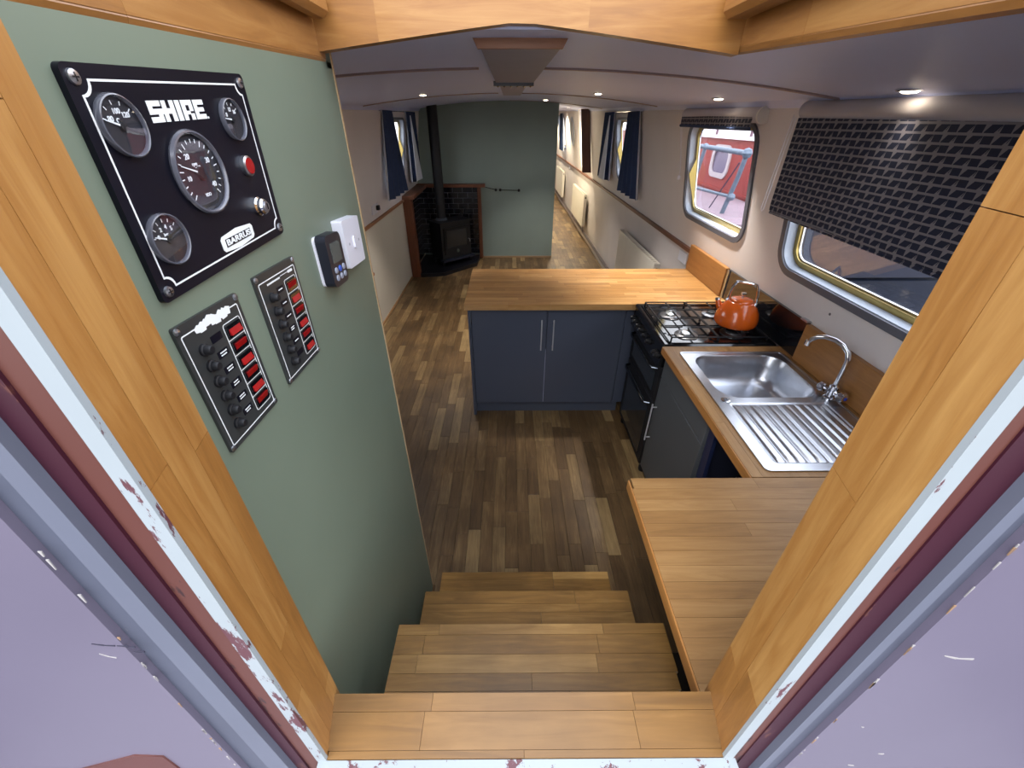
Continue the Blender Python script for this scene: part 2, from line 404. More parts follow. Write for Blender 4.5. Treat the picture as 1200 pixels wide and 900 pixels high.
# battens across the ceiling
k = 4
for yb, x0, x1 in ((1.82, -1.20, -.11), (1.82, .11, 1.22), (4.02, -1.24, -.09), (4.02, .09, 1.26), (6.4, .0, 1.27)):
    m = MB(); N = 8
    for i in range(N):
        a = x0+(x1-x0)*i/N; b = x0+(x1-x0)*(i+1)/N
        m.hexa([(a,yb-.012,cz(a,yb)-.006),(b,yb-.012,cz(b,yb)-.006),(b,yb+.012,cz(b,yb)-.006),(a,yb+.012,cz(a,yb)-.006),
                (a,yb-.012,cz(a,yb)+.004),(b,yb-.012,cz(b,yb)+.004),(b,yb+.012,cz(b,yb)+.004),(a,yb+.012,cz(a,yb)+.004)])
    structure(m.build('trim_%d' % k, mat('batten_brown', (160,140,142), .5)), 'thin brown batten across the ceiling at %s' % {4:'left, nearest the hatch',5:'right, nearest the hatch',6:'left, further in',7:'right, further in',8:'the green cross wall'}[k], 'trim'); k += 1
# cove strips where ceiling meets cabin side
for s, nm in ((1, 'right'), (-1, 'left')):
    a = 1.262 if s > 0 else -1.245
    m = MB().hexa([(a-.02*s,.3,cz(a,.3)-.022),(a+.03*s,.3,cz(a,.3)-.03),(a+.03*s,YE,cz(a,YE)-.03),(a-.02*s,YE,cz(a,YE)-.022),
                   (a-.05*s,.3,cz(a,.3)+.01),(a+.03*s,.3,cz(a,.3)+.01),(a+.03*s,YE,cz(a,YE)+.01),(a-.05*s,YE,cz(a,YE)+.01)])
    structure(m.build('trim_%d' % k, ceilm), 'cove strip between ceiling and %s cabin side' % nm, 'trim'); k += 1
# dado rails at gunwale height
structure(MB().box(1.352, 1.386, 3.055, YE, 1.012, 1.040).build('trim_11', redwoodY), 'brown wooden rail along the right cabin side', 'trim')
structure(MB().box(-1.376, -1.345, 1.1, 5.56, .985, 1.010).build('trim_12', wood('rail_timber', (120,76,44), (158,108,68), (180,130,88), 1)), 'brown wooden rail along the left cabin side', 'trim')
# skirting on the right: white board with grey pipe boxing
structure(MB().box(1.385, 1.45, 3.06, YE, 0, .07).build('baseboard_right', mat('skirting_white', (206,200,196), .5)), 'white skirting along the foot of the right wall', 'baseboard')
pp = MB().tube([(1.365,3.07,.10),(1.365,YE-.1,.10)], .011).tube([(1.365,3.07,.135),(1.365,YE-.1,.135)], .011).build('heating_pipes', mat('pipe_grey', (112,104,108), .4), None, True)
tag(pp, 'pair of grey heating pipes running along the right wall above the skirting', 'pipe')
structure(MB().box(-1.39, -1.365, 1.1, 5.56, 0, .015).build('baseboard_left', mat('skirting_timber', (170,132,92), .6)), 'thin timber strip at the foot of the left wall', 'baseboard')

# ---- windows
def window(name, win, O, U, V, label, stay=None, flange=True):
    x0, x1, y0, y1, r = win
    c = Vector(O)+Vector(U)*((x0+x1)/2)+Vector(V)*y0
    w = sempty(name, c, label, 'window')
    N = Vector(U).cross(Vector(V)); OO = Vector(O)
    def P(nm, loops, t, w0, m): return plate(nm, loops, t, OO, U, V, m, w, w0)
    P('flange', [rrect(x0-.03,x1+.03,y0-.03,y1+.02,r+.03), rrect(x0+.002,x1-.002,y0+.002,y1-.002,r)], .010, -.010, greyt)
    P('reveal', [rrect(x0,x1,y0,y1,r), rrect(x0+.006,x1-.006,y0+.006,y1-.006,r-.006)], CW-.002, 0, reveal)
    P('window_frame', [rrect(x0+.006,x1-.006,y0+.006,y1-.006,r-.004), rrect(x0+.03,x1-.03,y0+.03,y1-.03,r-.03)], .016, CW-.018, gold)
    P('frame_bead', [rrect(x0+.028,x1-.028,y0+.028,y1-.028,r-.03), rrect(x0+.036,x1-.036,y0+.036,y1-.036,r-.035)], .008, CW-.008, chrome)
    P('pane', [rrect(x0+.034,x1-.034,y0+.034,y1-.034,r-.035)], .004, CW-.006, glassm)
    if stay:
        sy, sz0, sz1 = stay
        # triangular brass side cheek of the tilting top light, standing in from the frame
        W = -N
        a = OO+Vector(U)*sy
        def pt(s, d): return a+Vector(V)*s+N*(CW-.018)+W*d
        th = Vector(U)*.004
        m = MB(); q = [pt(sz0, 0), pt(sz0+.02, .004), pt((sz0+sz1)/2+.05, .045), pt(sz1, 0)]
        m.add(q+[p+th for p in q], [(0,1,2,3),(7,6,5,4),(0,4,5,1),(1,5,6,2),(2,6,7,3),(3,7,4,0)])
        m.build('brass_cheek', gold, w)
    return w
window('window_1', win1, RO, RU, RV, 'right-hand window with brass frame showing a red boat outside', (3.262, sv(1.33), sv(1.62)))
window('window_2', win2, RO, RU, RV, 'wide window behind the patterned blind beside the sink')
window('window_3', win3, RO, RU, RV, 'window between the navy curtains on the right', (5.565, sv(1.35), sv(1.66)))
window('window_4', win4, RO, RU, RV, 'far corridor window on the right')
window('window_5', winL, LO, LU, LV, 'window between the navy curtains on the left', (-5.61, lv(1.35), lv(1.66)))
window('window_6', winL2, LO, LU, LV, 'left window beyond the green cross wall')
window('window_7', winL0, LO, LU, LV, 'left window hidden behind the green partition')
pw_ = sempty('window_8', RO+RU*9.62+RV*sv(1.43), 'round porthole in the corridor wall', 'window')
plate('porthole_ring', [circ(9.62, sv(1.66), .255), circ(9.62, sv(1.66), .215)], .02, RO, RU, RV, reveal, pw_, -.018)
plate('pane', [circ(9.62, sv(1.66), .228)], .006, RO, RU, RV, mat('frosted_pane', (196,200,214), .35), pw_, .03)
# side hatch with dark timber door swung in
dh = sempty('door_1', (1.30, 7.70, 1.10), 'dark wooden side hatch door swung open in the corridor', 'door')
MB().hexa([(1.20,7.44,1.13),(1.345,7.44,1.13),(1.345,7.475,1.13),(1.20,7.475,1.13),(1.10,7.44,2.0),(1.235,7.44,2.0),(1.235,7.475,2.0),(1.10,7.475,2.0)]).build('door_leaf', wood('dark_door', (52,30,26), (78,48,42), (96,62,54), 2), dh)
MB().tube([(1.20,7.50,1.55),(1.20,7.53,1.55),(1.20,7.53,1.50)], .006).build('latch', gold, dh, True)
plate('hatch_frame', [rrect(hat[0]-.03,hat[1]+.03,hat[2]-.02,hat[3]+.02,.01), rrect(hat[0],hat[1],hat[2],hat[3],.005)], .015, RO, RU, RV, mat('frame_cream', (220,212,190), .5), dh, -.016)

# ---- doorway: steel bulkhead, timber lining, threshold
ZT = 0.99                                  # underside of the side linings
def leanL(z): return -0.308+(z-1.02)*0.028   # inner edge of left lining
def leanR(z): return 0.349-(z-1.02)*0.027
def leanLo(z): return -0.287+(z-1.02)*0.034
def leanRo(z): return 0.331-(z-1.02)*0.036
def jamb(name, side, label):
    li, lo_ = (leanL, leanLo) if side < 0 else (leanR, leanRo)
    j = sempty(name, (side*.34, .25, .92), label, 'trim')
    rr = random.Random(11 if side < 0 else 5)
    cols = [(0, .30), (.30, .66), (.66, 1.0)] if side < 0 else [(0, .5), (.5, 1.0)]
    cuts = {-1: [[.93,1.08,1.60,2.05],[.93,1.30,1.86,2.05],[.93,1.20,1.62,2.05]], 1: [[.93,1.16,1.55,1.80,2.05],[.93,1.20,1.88,2.05]]}[side]
    tones = {-1: [[.66,.50,.58],[.46,.62,.60],[.60,.52,.56]], 1: [[.40,.60,.56,.60],[.42,.68,.54]]}[side]
    for ci, (a, b) in enumerate(cols):
        # fraction 0 = inside edge (y .300), 1 = outside edge (y .202)
        for q in range(len(cuts[ci])-1):
            z0, z1 = cuts[ci][q]+.0004, cuts[ci][q+1]-.0004
            P = []
            for z in (z0, z1):
                xi = li(z); xo = lo_(z)
                xa = xi+(xo-xi)*a; xb = xi+(xo-xi)*b; ya = .300-.098*a-(.0004 if a else 0); yb = .300-.098*b
                bx = xi+side*.034
                P += [(xa,ya,z),(xb,yb,z),(bx,yb,z),(bx,ya,z)]
            MB().hexa(P, tones[ci][q]+rr.uniform(-.04,.04)).build('stave', oakZ, j)
    return j
jamb('trim_13', -1, 'oak lining on the left side of the doorway')
jamb('trim_14', 1, 'oak lining on the right side of the doorway')
th = sempty('trim_15', (.02, .25, .98), 'oak threshold board at the foot of the doorway', 'trim')
rr = random.Random(2)
for (ya, yb, segs) in ((.202,.212,[(-.287,.02,.5),(.02,.335,.56)]),(.212,.262,[(-.30,-.145,.5),(-.145,.205,.62),(.205,.345,.48)]),(.262,.288,[(-.31,-.135,.52),(-.135,.21,.56),(.21,.349,.44)])):
    for a, b, tn in segs:
        MB().box(a+.0003, b-.0003, ya+.0003, yb-.0003, .985, 1.02+rr.uniform(-.0004,0), tn).build('stave', thrX, th)
MB().box(-.33,.37,.204,.284,.93,.985).build('sill_base', thrX, th)
# steel bulkhead below and beside the opening, in strips that follow the lean of the lining
def strip(name, fa, fb, y0, y1, m, side, label, z0=.90, z1=2.02, cat='trim'):
    lo_ = leanLo if side < 0 else leanRo
    P = []
    for z in (z0, z1):
        xa = lo_(z)+side*fa(z); xb = lo_(z)+side*fb(z)
        P += [(xa,y0,z),(xb,y0,z),(xb,y1,z),(xa,y1,z)]
    o = MB().hexa(P).build(name, m); structure(o, label, cat); return o
kk = 16
C_ = lambda a: (lambda z: a)
G_ = lambda a, b: (lambda z: a+(b-a)*min(1.2, max(0, (z-1.0)/.6)))
for side, wd in ((-1, 'left'), (1, 'right')):
    bands = [('white flaking', C_(0), C_(.0148), .2006, .206, whitec), ('rusty brown', C_(.0148), C_(.034 if side < 0 else .027), .2012, .212, maroond),
             ('maroon', C_(.034 if side < 0 else .027), G_(.050,.053) if side < 0 else G_(.050,.052), .1985 if side < 0 else .1995, .212, maroon),
             ('light grey', G_(.050,.053) if side < 0 else G_(.050,.052), G_(.083,.067) if side < 0 else G_(.062,.063), .190, .212, greyp),
             ('mid grey', G_(.083,.067) if side < 0 else G_(.062,.063), G_(.118,.084) if side < 0 else G_(.082,.072), .192, .212, greyp2)]
    for nm, fa, fb, y0, y1, m in bands:
        strip('trim_%d' % kk, fa, fb, y0, y1, m, side, '%s painted steel strip on the %s of the doorway' % (nm, wd)); kk += 1
    fa = G_(.118,.084) if side < 0 else G_(.082,.072)
    strip('door_%d' % (2 if side < 0 else 3), fa, C_(.85), .185, .200, lilac, side, 'lilac painted steel cabin door folded back %s of the doorway' % wd, .86, 1.98, 'door')
    strip('wall_stern_%s' % wd, C_(.062), C_(1.15), .211, .26, mat('stern_steel', (120,118,130), .6), side, 'steel stern bulkhead %s of the doorway' % wd, 0.0, 2.03, 'wall')
structure(MB().box(-.31,.345,.211,.26,0,.93).build('wall_stern_below', mat('stern_steel', (120,118,130), .6)), 'steel stern bulkhead below the threshold', 'wall')
structure(MB().box(-.30,.35,.185,.2015,.90,1.017).build('trim_%d' % kk, whitec), 'white flaking steel sill edge below the threshold', 'trim'); kk += 1
# brown diamond on the lilac door (only its tip in view)
d2 = bpy.data.objects['door_2']
plate('painted_diamond', [[(-.70,1.02),(-.49,.93),(-.483,1.113),(-.52,1.1185)]], .002, (0,.185,0), (1,0,0), (0,0,1), mat('diamond_brown', (84,44,38), .5), d2, 0)
# paint scars on the doors: scuffs and chips are small raised flakes
def scar(parent, pts, wd, m):
    mb = MB()
    for i in range(len(pts)-1):
        (xa, za), (xb, zb) = pts[i], pts[i+1]; dx, dz = xb-xa, zb-za; L = math.hypot(dx, dz); nx, nz = -dz/L*wd/2, dx/L*wd/2
        mb.hexa([(xa+nx*.3,.1852,za+nz*.3),(xb+nx,.1852,zb+nz),(xb-nx,.1852,zb-nz),(xa-nx*.3,.1852,za-nz*.3)]+[(xa+nx*.3,.1844,za+nz*.3),(xb+nx,.1844,zb+nz),(xb-nx,.1844,zb-nz),(xa-nx*.3,.1844,za-nz*.3)])
    mb.build('paint_scar', m, parent)
chipw = mat('chip_pale', (150,146,144), .6); chipd = mat('chip_dark', (44,42,58), .6); chipo = mat('chip_primer', (140,112,86), .6)
scar(d2, [(-.398,1.435),(-.388,1.432),(-.378,1.431)], .0022, chipd); scar(d2, [(-.376,1.431),(-.366,1.4295),(-.3605,1.428)], .0026, chipd)
scar(d2, [(-.402,1.415),(-.396,1.409),(-.390,1.406)], .0016, chipw); scar(d2, [(-.366,1.419),(-.356,1.419)], .003, chipd)
d3 = bpy.data.objects['door_3']
for pts, wdt, m in (([(.436,1.40),(.452,1.394),(.470,1.392)], .003, chipw), ([(.52,1.10),(.528,1.098)], .004, chipw), ([(.50,1.05),(.51,1.046)], .003, chipw), ([(.446,1.205),(.449,1.203)], .0025, chipw)):
    scar(d3, pts, wdt, m)
rr = random.Random(21)
for side, dd, lo_ in ((-1, d2, leanLo), (1, d3, leanRo)):
    for i in range(22):
        z = rr.uniform(1.05, 1.72); fa = (G_(.118,.084) if side < 0 else G_(.082,.072))(z)
        x0 = lo_(z)+side*(fa+.001); L = rr.uniform(.004, .016)
        x1 = lo_(z+L)+side*((G_(.118,.084) if side < 0 else G_(.082,.072))(z+L)+.001)
        scar(dd, [(x0, z), (x1, z+L)], rr.uniform(.001, .003), chipo if rr.random() < .3 else chipw)

# ---- hatch lining overhead
hd = sempty('trim_40', (0, 1.02, 2.0), 'oak board across the front of the open hatch', 'trim')
def hb(x): return 2.005-.046*(abs(x-.02)/.41)**1.1          # curved lower edge
segs = [(-.368,-.25,.46),(-.25,.15,.62),(.15,.4465,.50)]
for a, b, tn in segs:
    m = MB(); N = 8
    for i in range(N):
        xa = a+(b-a)*i/N; xb = a+(b-a)*(i+1)/N
        m.hexa([(xa,1.005,hb(xa)),(xb,1.005,hb(xb)),(xb,1.034,hb(xb)),(xa,1.034,hb(xa)),(xa,1.005,2.15),(xb,1.005,2.15),(xb,1.034,2.15),(xa,1.034,2.15)], tn)
    m.build('board', oakX, hd)
for side, nm, num in ((-1, 'left', 41), (1, 'right', 42)):
    xx = -.368 if side < 0 else .447
    zb = lambda y: (1.911+.039*y) if side < 0 else (1.912+.054*y)
    h = sempty('trim_%d' % num, (xx, .6, 1.93), 'oak board along the %s side of the open hatch' % nm, 'trim')
    xo = xx+side*.03
    for a, b, tn in ((.10, .52, .58), (.52, 1.034, .48)) if side < 0 else ((.10,.80,.64),(.80,1.034,.50)):
        MB().hexa([(xx,a,zb(a)+.004),(xo,a,zb(a)),(xo,b-.0004,zb(b)),(xx,b-.0004,zb(b)+.004),(xx,a,2.13),(xo,a,2.13),(xo,b-.0004,2.13),(xx,b-.0004,2.13)], tn).build('board', oakY, h)
        MB().tube([(xx+side*.010,a,zb(a)+.002),(xx+side*.010,b-.0004,zb(b)+.002)], .010, 8, tone=.35).build('rounded_edge', oakY, h, True)
    xr_ = -.330 if side < 0 else .392
    MB().cbox(min(xr_, xx-side*.0005), max(xr_, xx-side*.0005), .10, .995, 2.006, 2.045, .010, .42).build('hatch_runner', oakY, h)
    MB().box(min(xr_+side*.004, xx-side*.002), max(xr_+side*.004, xx-side*.002), .10, .99, 2.0455, 2.052).build('runner_slip', whitec, h)

# ================================================================ ceiling beam and lamps
def beam(x0, x1, y0, y1, drop, label):
    t = thing('ceiling_beam', ((x0+x1)/2, y0, cz(0, y0)-drop), label, 'beam')
    z0, z1 = cz(0,y0), cz(0,y1)
    MB().hexa([(x0+.012,y0,z0-drop),(x1-.012,y0,z0-drop),(x1-.012,y1,z1-drop),(x0+.012,y1,z1-drop),(x0,y0,z0+.012),(x1,y0,z0+.012),(x1,y1,z1+.012),(x0,y1,z1+.012)]).build('casing', mat('beam_casing', (150,140,156), .4), t)
    return t
b1 = beam(-.075, .125, 1.15, 2.36, .018, 'boxed timber beam along the ceiling centre, nearest the hatch')
MB().hexa([(-.070,1.138,1.982),(.118,1.138,1.982),(.118,1.152,1.982),(-.070,1.152,1.982),(-.083,1.138,2.006),(.132,1.138,2.006),(.132,1.152,2.006),(-.083,1.152,2.006)], .40).build('end_board', wood('beam_end_oak', (104,60,36), (160,104,66), (190,134,90), 0), b1)
b2 = beam(-.062, .104, 2.40, 4.1, .016, 'second boxed beam along the ceiling centre, beyond the glass-edged joint')
MB().box(-.075, .115, 2.352, 2.40, cz(0,2.37)-.03, cz(0,2.37)-.012).build('joint_plate', mat('dark_joint_plate', (50,50,60), .3), b2)
for i in range(6): MB().lathe([(.001,0),(.006,.004),(.001,.008)], (-.055+.031*i, 2.362, cz(0,2.37)-.036), n=8).build('cover_stud', chrome, b2, True)
lamps = [(1.16, 1.43, 'nearest the sink window'), (1.10, 2.58, 'above the cooker end of the worktop'), (.62, 3.45, 'on the right past the beam joint'), (-.64, 3.66, 'on the left before the curtains'), (.42, 5.7, 'furthest, before the green cross wall')]
for i, (x, y, wd) in enumerate(lamps):
    z = cz(x, y)
    t = thing('ceiling_spotlight', (x, y, z-.01), 'small round recessed spotlight lit in the ceiling, %s' % wd, 'ceiling light', 'recessed ceiling spotlights')
    MB().lathe([(.030,.012),(.037,.0),(.032,-.003),(.025,-.003),(.0245,.006)], (x, y, z), n=24, cap=False).build('trim_ring', chrome, t, True)
    MB().lathe([(.0,.0),(.016,.001),(.024,.006),(.024,.012)], (x, y, z-.0085), n=20, cap=False).build('lens', spoth, t)
    ld = bpy.data.lights.new('spot_lamp', 'SPOT'); ld.energy = 0.3 if i == 0 else 22.0; ld.color = (1, .92, .84); ld.spot_size = math.radians(84); ld.spot_blend = .8; ld.shadow_soft_size = .03
    lo = bpy.data.objects.new('spot_lamp', ld); COL.objects.link(lo); lo.parent = t; lo.location = (0, 0, -.012)
# the same lamps continue over the corridor out of sight
for (x, y, wd) in ((1.0, 8.2, 'nearest the dark side hatch'), (1.0, 10.4, 'past the porthole'), (1.0, 12.6, 'furthest of all')):
    t = thing('ceiling_spotlight', (x, y, cz(x,y)-.01), 'small round recessed spotlight over the far corridor, %s' % wd, 'ceiling light', 'corridor ceiling spotlights')
    MB().lathe([(.030,.012),(.036,.0),(.030,-.006),(.024,-.004),(.023,.006)], (x, y, cz(x,y)), n=16, cap=False).build('trim_ring', chrome, t, True)
    MB().lathe([(.0,.0),(.023,.0),(.023,.004),(.0,.004)], (x, y, cz(x,y)-.003), n=16, cap=False).build('lens', spoth, t)
    ld = bpy.data.lights.new('spot_lamp', 'SPOT'); ld.energy = 40; ld.color = (1, .86, .62); ld.spot_size = math.radians(140); ld.spot_blend = .8; ld.shadow_soft_size = .03
    lo = bpy.data.objects.new('spot_lamp', ld); COL.objects.link(lo); lo.parent = t; lo.location = (0, 0, -.012)

# ================================================================ steps
st = thing('companion_steps', (.055, .6, 0), 'three worn wooden steps leading down from the doorway to the floor', 'steps')
treads = [(.72, .30, .547, [(.302,.395,[(-.30,.14,.42),(.14,.40,.5)]),(.395,.432,[(-.30,.05,.46),(.05,.405,.42)]),(.432,.474,[(-.30,-.235,.55),(-.235,.215,.72),(.215,.41,.46)]),(.474,.520,[(-.30,-.225,.5),(-.225,.225,.46),(.225,.41,.42)]),(.520,.547,[(-.30,-.19,.54),(-.19,.245,.60),(.245,.41,.52)])]),
          (.48, .42, .772, [(.44,.70,[(-.297,.10,.46),(.10,.407,.5)]),(.70,.728,[(-.297,.23,.56),(.23,.407,.44)]),(.728,.772,[(-.297,.22,.47),(.22,.407,.44)])]),
          (.24, .66, .990, [(.68,.905,[(-.292,.10,.46),(.10,.412,.5)]),(.905,.957,[(-.292,.178,.52),(.178,.412,.42)]),(.957,.990,[(-.292,.178,.50),(.178,.412,.74)])])]
for z, yb, yf, rws in treads:
    tr = MB().box(-.29, .40, yb, yf-.012, z-.028, z-.014).build('tread', stepX, st)
    for (a, b, segs) in rws:
        for (xa, xb, tn) in segs:
            MB().box(xa+.0004, xb-.0004, a+.0004, b-.0004, z-.014, z+random.uniform(-.0005,0), tn).build('stave', stepX, tr)
    MB().box(-.28, .395, yf-.045, yf-.027, z-.24, z-.028, .35).build('riser', stepX, st)
for xs in (-.285, .38):
    MB().add([(xs,.30,0),(xs,.92,0),(xs,.92,.21),(xs,.70,.21),(xs,.70,.45),(xs,.50,.45),(xs,.50,.69),(xs,.30,.69)]+[(xs+.018,.30,0),(xs+.018,.92,0),(xs+.018,.92,.21),(xs+.018,.70,.21),(xs+.018,.70,.45),(xs+.018,.50,.45),(xs+.018,.50,.69),(xs+.018,.30,.69)],
      [(0,1,2,3,4,5,6,7),(15,14,13,12,11,10,9,8)]+[(i,(i+1)%8,(i+1)%8+8,i+8) for i in range(8)], .3).build('stringer', stepX, st)

# ================================================================ worktops
def worktop(name, label, base, strips, m, z1=.90, th=.038):
    t = thing(name, base, label, 'worktop')
    for (x0, x1, y0, y1, tn) in strips:
        MB().box(x0+.0003, x1-.0003, y0+.0003, y1-.0003, z1-th, z1+random.uniform(-.0004, 0), tn).build('stave', m, t)
    return t
rr = random.Random(9)
S = []
for (ya, yb) in rows(2.34, 3.05, 18):
    for (xa, xb) in lengths(-.285, 1.375, .22, .55, rr): S.append((xa, xb, ya, yb, rr.choice([.42,.5,.5,.56,.6,.7])+rr.uniform(-.05,.05)))
pwt = worktop('peninsula_worktop', 'long butcher-block worktop on the blue-grey peninsula cupboards beyond the cooker', (.55, 2.7, .862), S, wtX)
# worktop around the sink (staves along the boat, cut out for the bowl)
S = []
xr = [(.770,.806),(.806,.848),(.848,.90),(.90,.96),(.96,1.02),(1.02,1.08),(1.08,1.14),(1.14,1.20),(1.20,1.26),(1.26,1.306),(1.306,1.345),(1.345,1.376)]
for (xa, xb) in xr:
    if xb <= .849 or xa >= 1.305:
        for (ya, yb) in lengths(.902, 1.786, .25, .5, rr): S.append((xa, xb, ya, yb, rr.uniform(.42,.66)))
    else:
        S.append((xa, xb, 1.70, 1.786, rr.uniform(.42,.66))); S.append((xa, xb, .902, .94, rr.uniform(.42,.62)))
swt = worktop('sink_worktop', 'wooden worktop framing the steel sink between cooker and corner counter', (1.07, 1.34, .862), S, ctY)
MB().box(.766, .7702, .902, 1.786, .863, .898, .5).build('front_edge', wood('edge_oak', (124,78,36), (176,120,62), (196,144,82), 1), swt)
S = []
for i, (ya, yb) in enumerate(rows(.30, .899, 14)):
    for (xa, xb) in lengths(.376+(.006 if i == 13 else 0), 1.376, .25, .7, rr): S.append((xa, xb, ya, yb, rr.choice([.40,.46,.5,.52,.56,.64])+rr.uniform(-.03,.03)))
fwt = worktop('corner_worktop', 'wide pale wooden corner counter beside the steps, below the right door lining', (.87, .6, .862), S, ctX)
MB().cbox(.372, .3765, .30, .893, .862, .8985, .001, .55).build('front_edge', wood('edge_oak', (124,78,36), (176,120,62), (196,144,82), 1), fwt)
# upstands
up = MB().cbox(1.345, 1.372, 2.47, 3.05, .9005, 1.082, .003, .45).build('wall_upstand', wood('upstand_oak', (128,86,44), (160,112,62), (182,136,82), 1)); tag(up, 'wooden upstand on the wall behind the peninsula worktop', 'upstand')
up = MB().cbox(1.345, 1.372, .30, 1.665, .9005, 1.077, .003, .45).build('wall_upstand', MATS['upstand_oak']); tag(up, 'wooden upstand on the wall behind the steel sink and tap', 'upstand')
sg = thing('cooker_splashback', (1.36, 2.05, .90), 'dark glass splashback on the wall behind the cooker', 'splashback')
MB().box(1.358, 1.372, 1.672, 2.462, .9005, 1.078).build('glass_panel', mat('black_glass', (20,22,28), .06, var=.05, coat=.5), sg)
MB().box(1.352, 1.375, 1.60+.072, 1.72, 1.0785, 1.086).build('edge_clip', steel, sg); MB().box(1.352, 1.358, 2.44, 2.462, .902, 1.076).build('edge_clip', steel, sg)

# ================================================================ peninsula cupboards
pc = thing('peninsula_cupboard', (.24, 2.7, 0), 'blue-grey two-door cupboard unit under the peninsula worktop', 'cupboard')
MB().box(-.252, 1.37, 2.42, 2.98, .10, .861).build('carcass', cab, pc)
MB().cbox(-.272, -.253, 2.395, 2.99, 0, .861, .001).build('end_panel', cab, pc)
MB().box(-.252, .80, 2.448, 2.464, 0, .098).build('plinth', cab, pc)
def bar_handle(parent, a, b, out, m=mat('handle_satin', (206,206,212), .35, metal=.35), r=.0045):
    a = Vector(a); b = Vector(b); out = Vector(out); d = (b-a).normalized()*.02
    MB().tube([a+out, b+out], r, 8).tube([a+d, a+d+out], r*.8, 8).tube([b-d, b-d+out], r*.8, 8).build('handle', m, parent, True)
for x0, x1, hx in ((-.250,.238,.205),(.243,.745,.283)):
    dr = MB().cbox(x0, x1, 2.399, 2.4195, .112, .857, .0015).build('door', cab, pc)
    bar_handle(dr, (hx,2.399,.56), (hx,2.399,.78), (0,-.026,0))
MB().cbox(.748, .80, 2.401, 2.4195, .112, .857, .001).build('filler_panel', cab, pc)
MB().box(.2385, .2425, 2.405, 2.412, .115, .55).build('door_edge', mat('pale_gap', (176,178,206), .5), pc)
# sink cupboard and appliance bay
sc = thing('sink_cupboard', (1.1, 1.5, 0), 'grey cupboard with drawer front below the sink worktop', 'cupboard')
MB().box(.815, .835, 1.25, 1.78, .08, .861).build('carcass', cabg, sc); MB().box(.835, 1.37, 1.25, 1.268, .0, .861).build('side_panel', cabin, sc); MB().box(.835, 1.37, 1.765, 1.78, 0, .70).build('side_panel', cabg, sc)
MB().box(.86, .875, 1.25, 1.78, 0, .08).build('plinth', cabg, sc)
MB().cbox(.795, .8145, 1.252, 1.782, .722, .858, .0015).build('drawer_front', cabg, sc)
dr = MB().cbox(.795, .8145, 1.252, 1.782, .09, .717, .0015).build('door', cabg, sc)
bar_handle(dr, (.795,1.745,.32), (.795,1.745,.57), (-.026,0,0))
wb = thing('appliance_bay', (1.1, 1.07, 0), 'dark navy open appliance space under the sink worktop next to the corner counter', 'cupboard')
MB().box(.90, 1.37, .905, .92, 0, .861).build('side_panel', cabin, wb); MB().box(1.35, 1.37, .92, 1.249, 0, .70).build('back_panel', cabin, wb)
MB().hexa([(.84,1.20,.0),(.856,1.20,.0),(.856,1.245,.0),(.84,1.245,.0),(.80,1.20,.855),(.816,1.20,.855),(.816,1.245,.855),(.80,1.245,.855)]).build('navy_end_post', mat('navy_gloss', (34,42,74), .3), wb)
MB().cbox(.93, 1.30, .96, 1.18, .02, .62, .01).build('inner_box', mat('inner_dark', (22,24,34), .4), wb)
cc = thing('corner_cupboard', (1.05, .58, 0), 'dark cupboard carrying the corner counter beside the steps', 'cupboard')
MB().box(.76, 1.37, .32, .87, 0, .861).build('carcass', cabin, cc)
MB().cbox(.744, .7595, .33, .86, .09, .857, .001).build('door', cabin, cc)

# ================================================================ cooker
ck = thing('gas_cooker', (1.08, 2.06, 0), 'black freestanding gas cooker between peninsula and sink worktop', 'cooker')
CY0, CY1 = 1.795, 2.335
MB().cbox(.835, 1.345, CY0, CY1, .04, .875, .004).build('body', blkm, ck)
MB().cbox(.775, 1.350, CY0-.004, CY1+.004, .876, .906, .008).build('hob_top', blk, ck)
plate('hob_rim', [rrect(.80,1.335,CY0+.012,CY1-.012,.03), rrect(.825,1.31,CY0+.036,CY1-.036,.02)], .006, (0,0,.905), (1,0,0), (0,1,0), blk, ck)
# sloping control panel
cp = MB().hexa([(.765,CY0,.775),(.84,CY0,.775),(.84,CY1,.775),(.765,CY1,.775),(.782,CY0,.875),(.84,CY0,.875),(.84,CY1,.875),(.782,CY1,.875)]).build('control_panel', blk, ck)
for i, y in enumerate([1.83, 1.865, 1.985, 2.06, 2.13, 2.19, 2.25, 2.305]):
    MB().lathe([(.017,0),(.016,.012),(.011,.014),(.010,.026),(.0,.027)], (.774, y, .825), (-1,0,.17), n=14).build('knob', blkm, cp, True)
    MB().lathe([(.008,.0),(.008,.0025),(0,.003)], (.748, y, .8295), (-1,0,.17), n=10).build('knob_cap', chrome, cp, True)
for z0, z1 in ((.545,.765),(.075,.535)):
    dr = MB().cbox(.792, .834, CY0+.004, CY1-.004, z0, z1, .005).build('oven_door', blkm, ck)
    MB().box(.789, .7925, CY0+.06, CY1-.06, z0+.04, z1-.06).build('door_glass', mat('oven_glass', (36,42,46), .08, coat=.5), dr)
    zz = z1-.03
    MB().tube([(.792,CY0+.05,zz),(.765,CY0+.06,zz),(.757,CY0+.09,zz),(.757,CY1-.09,zz),(.765,CY1-.06,zz),(.792,CY1-.05,zz)], .008, 10).build('handle', mat('handle_dark_chrome', (90,96,104), .18, metal=1), dr, True)
for y in (CY0+.03, CY1-.03):
    MB().lathe([(.020,0),(.022,.008),(.022,.03),(.012,.045)], (.83, y, 0), n=12).build('foot', blkm, ck, True)
brn = [(.925,2.15,.036,1),(.925,1.90,.036,1),(1.17,2.17,.030,0),(1.18,1.92,.042,0)]
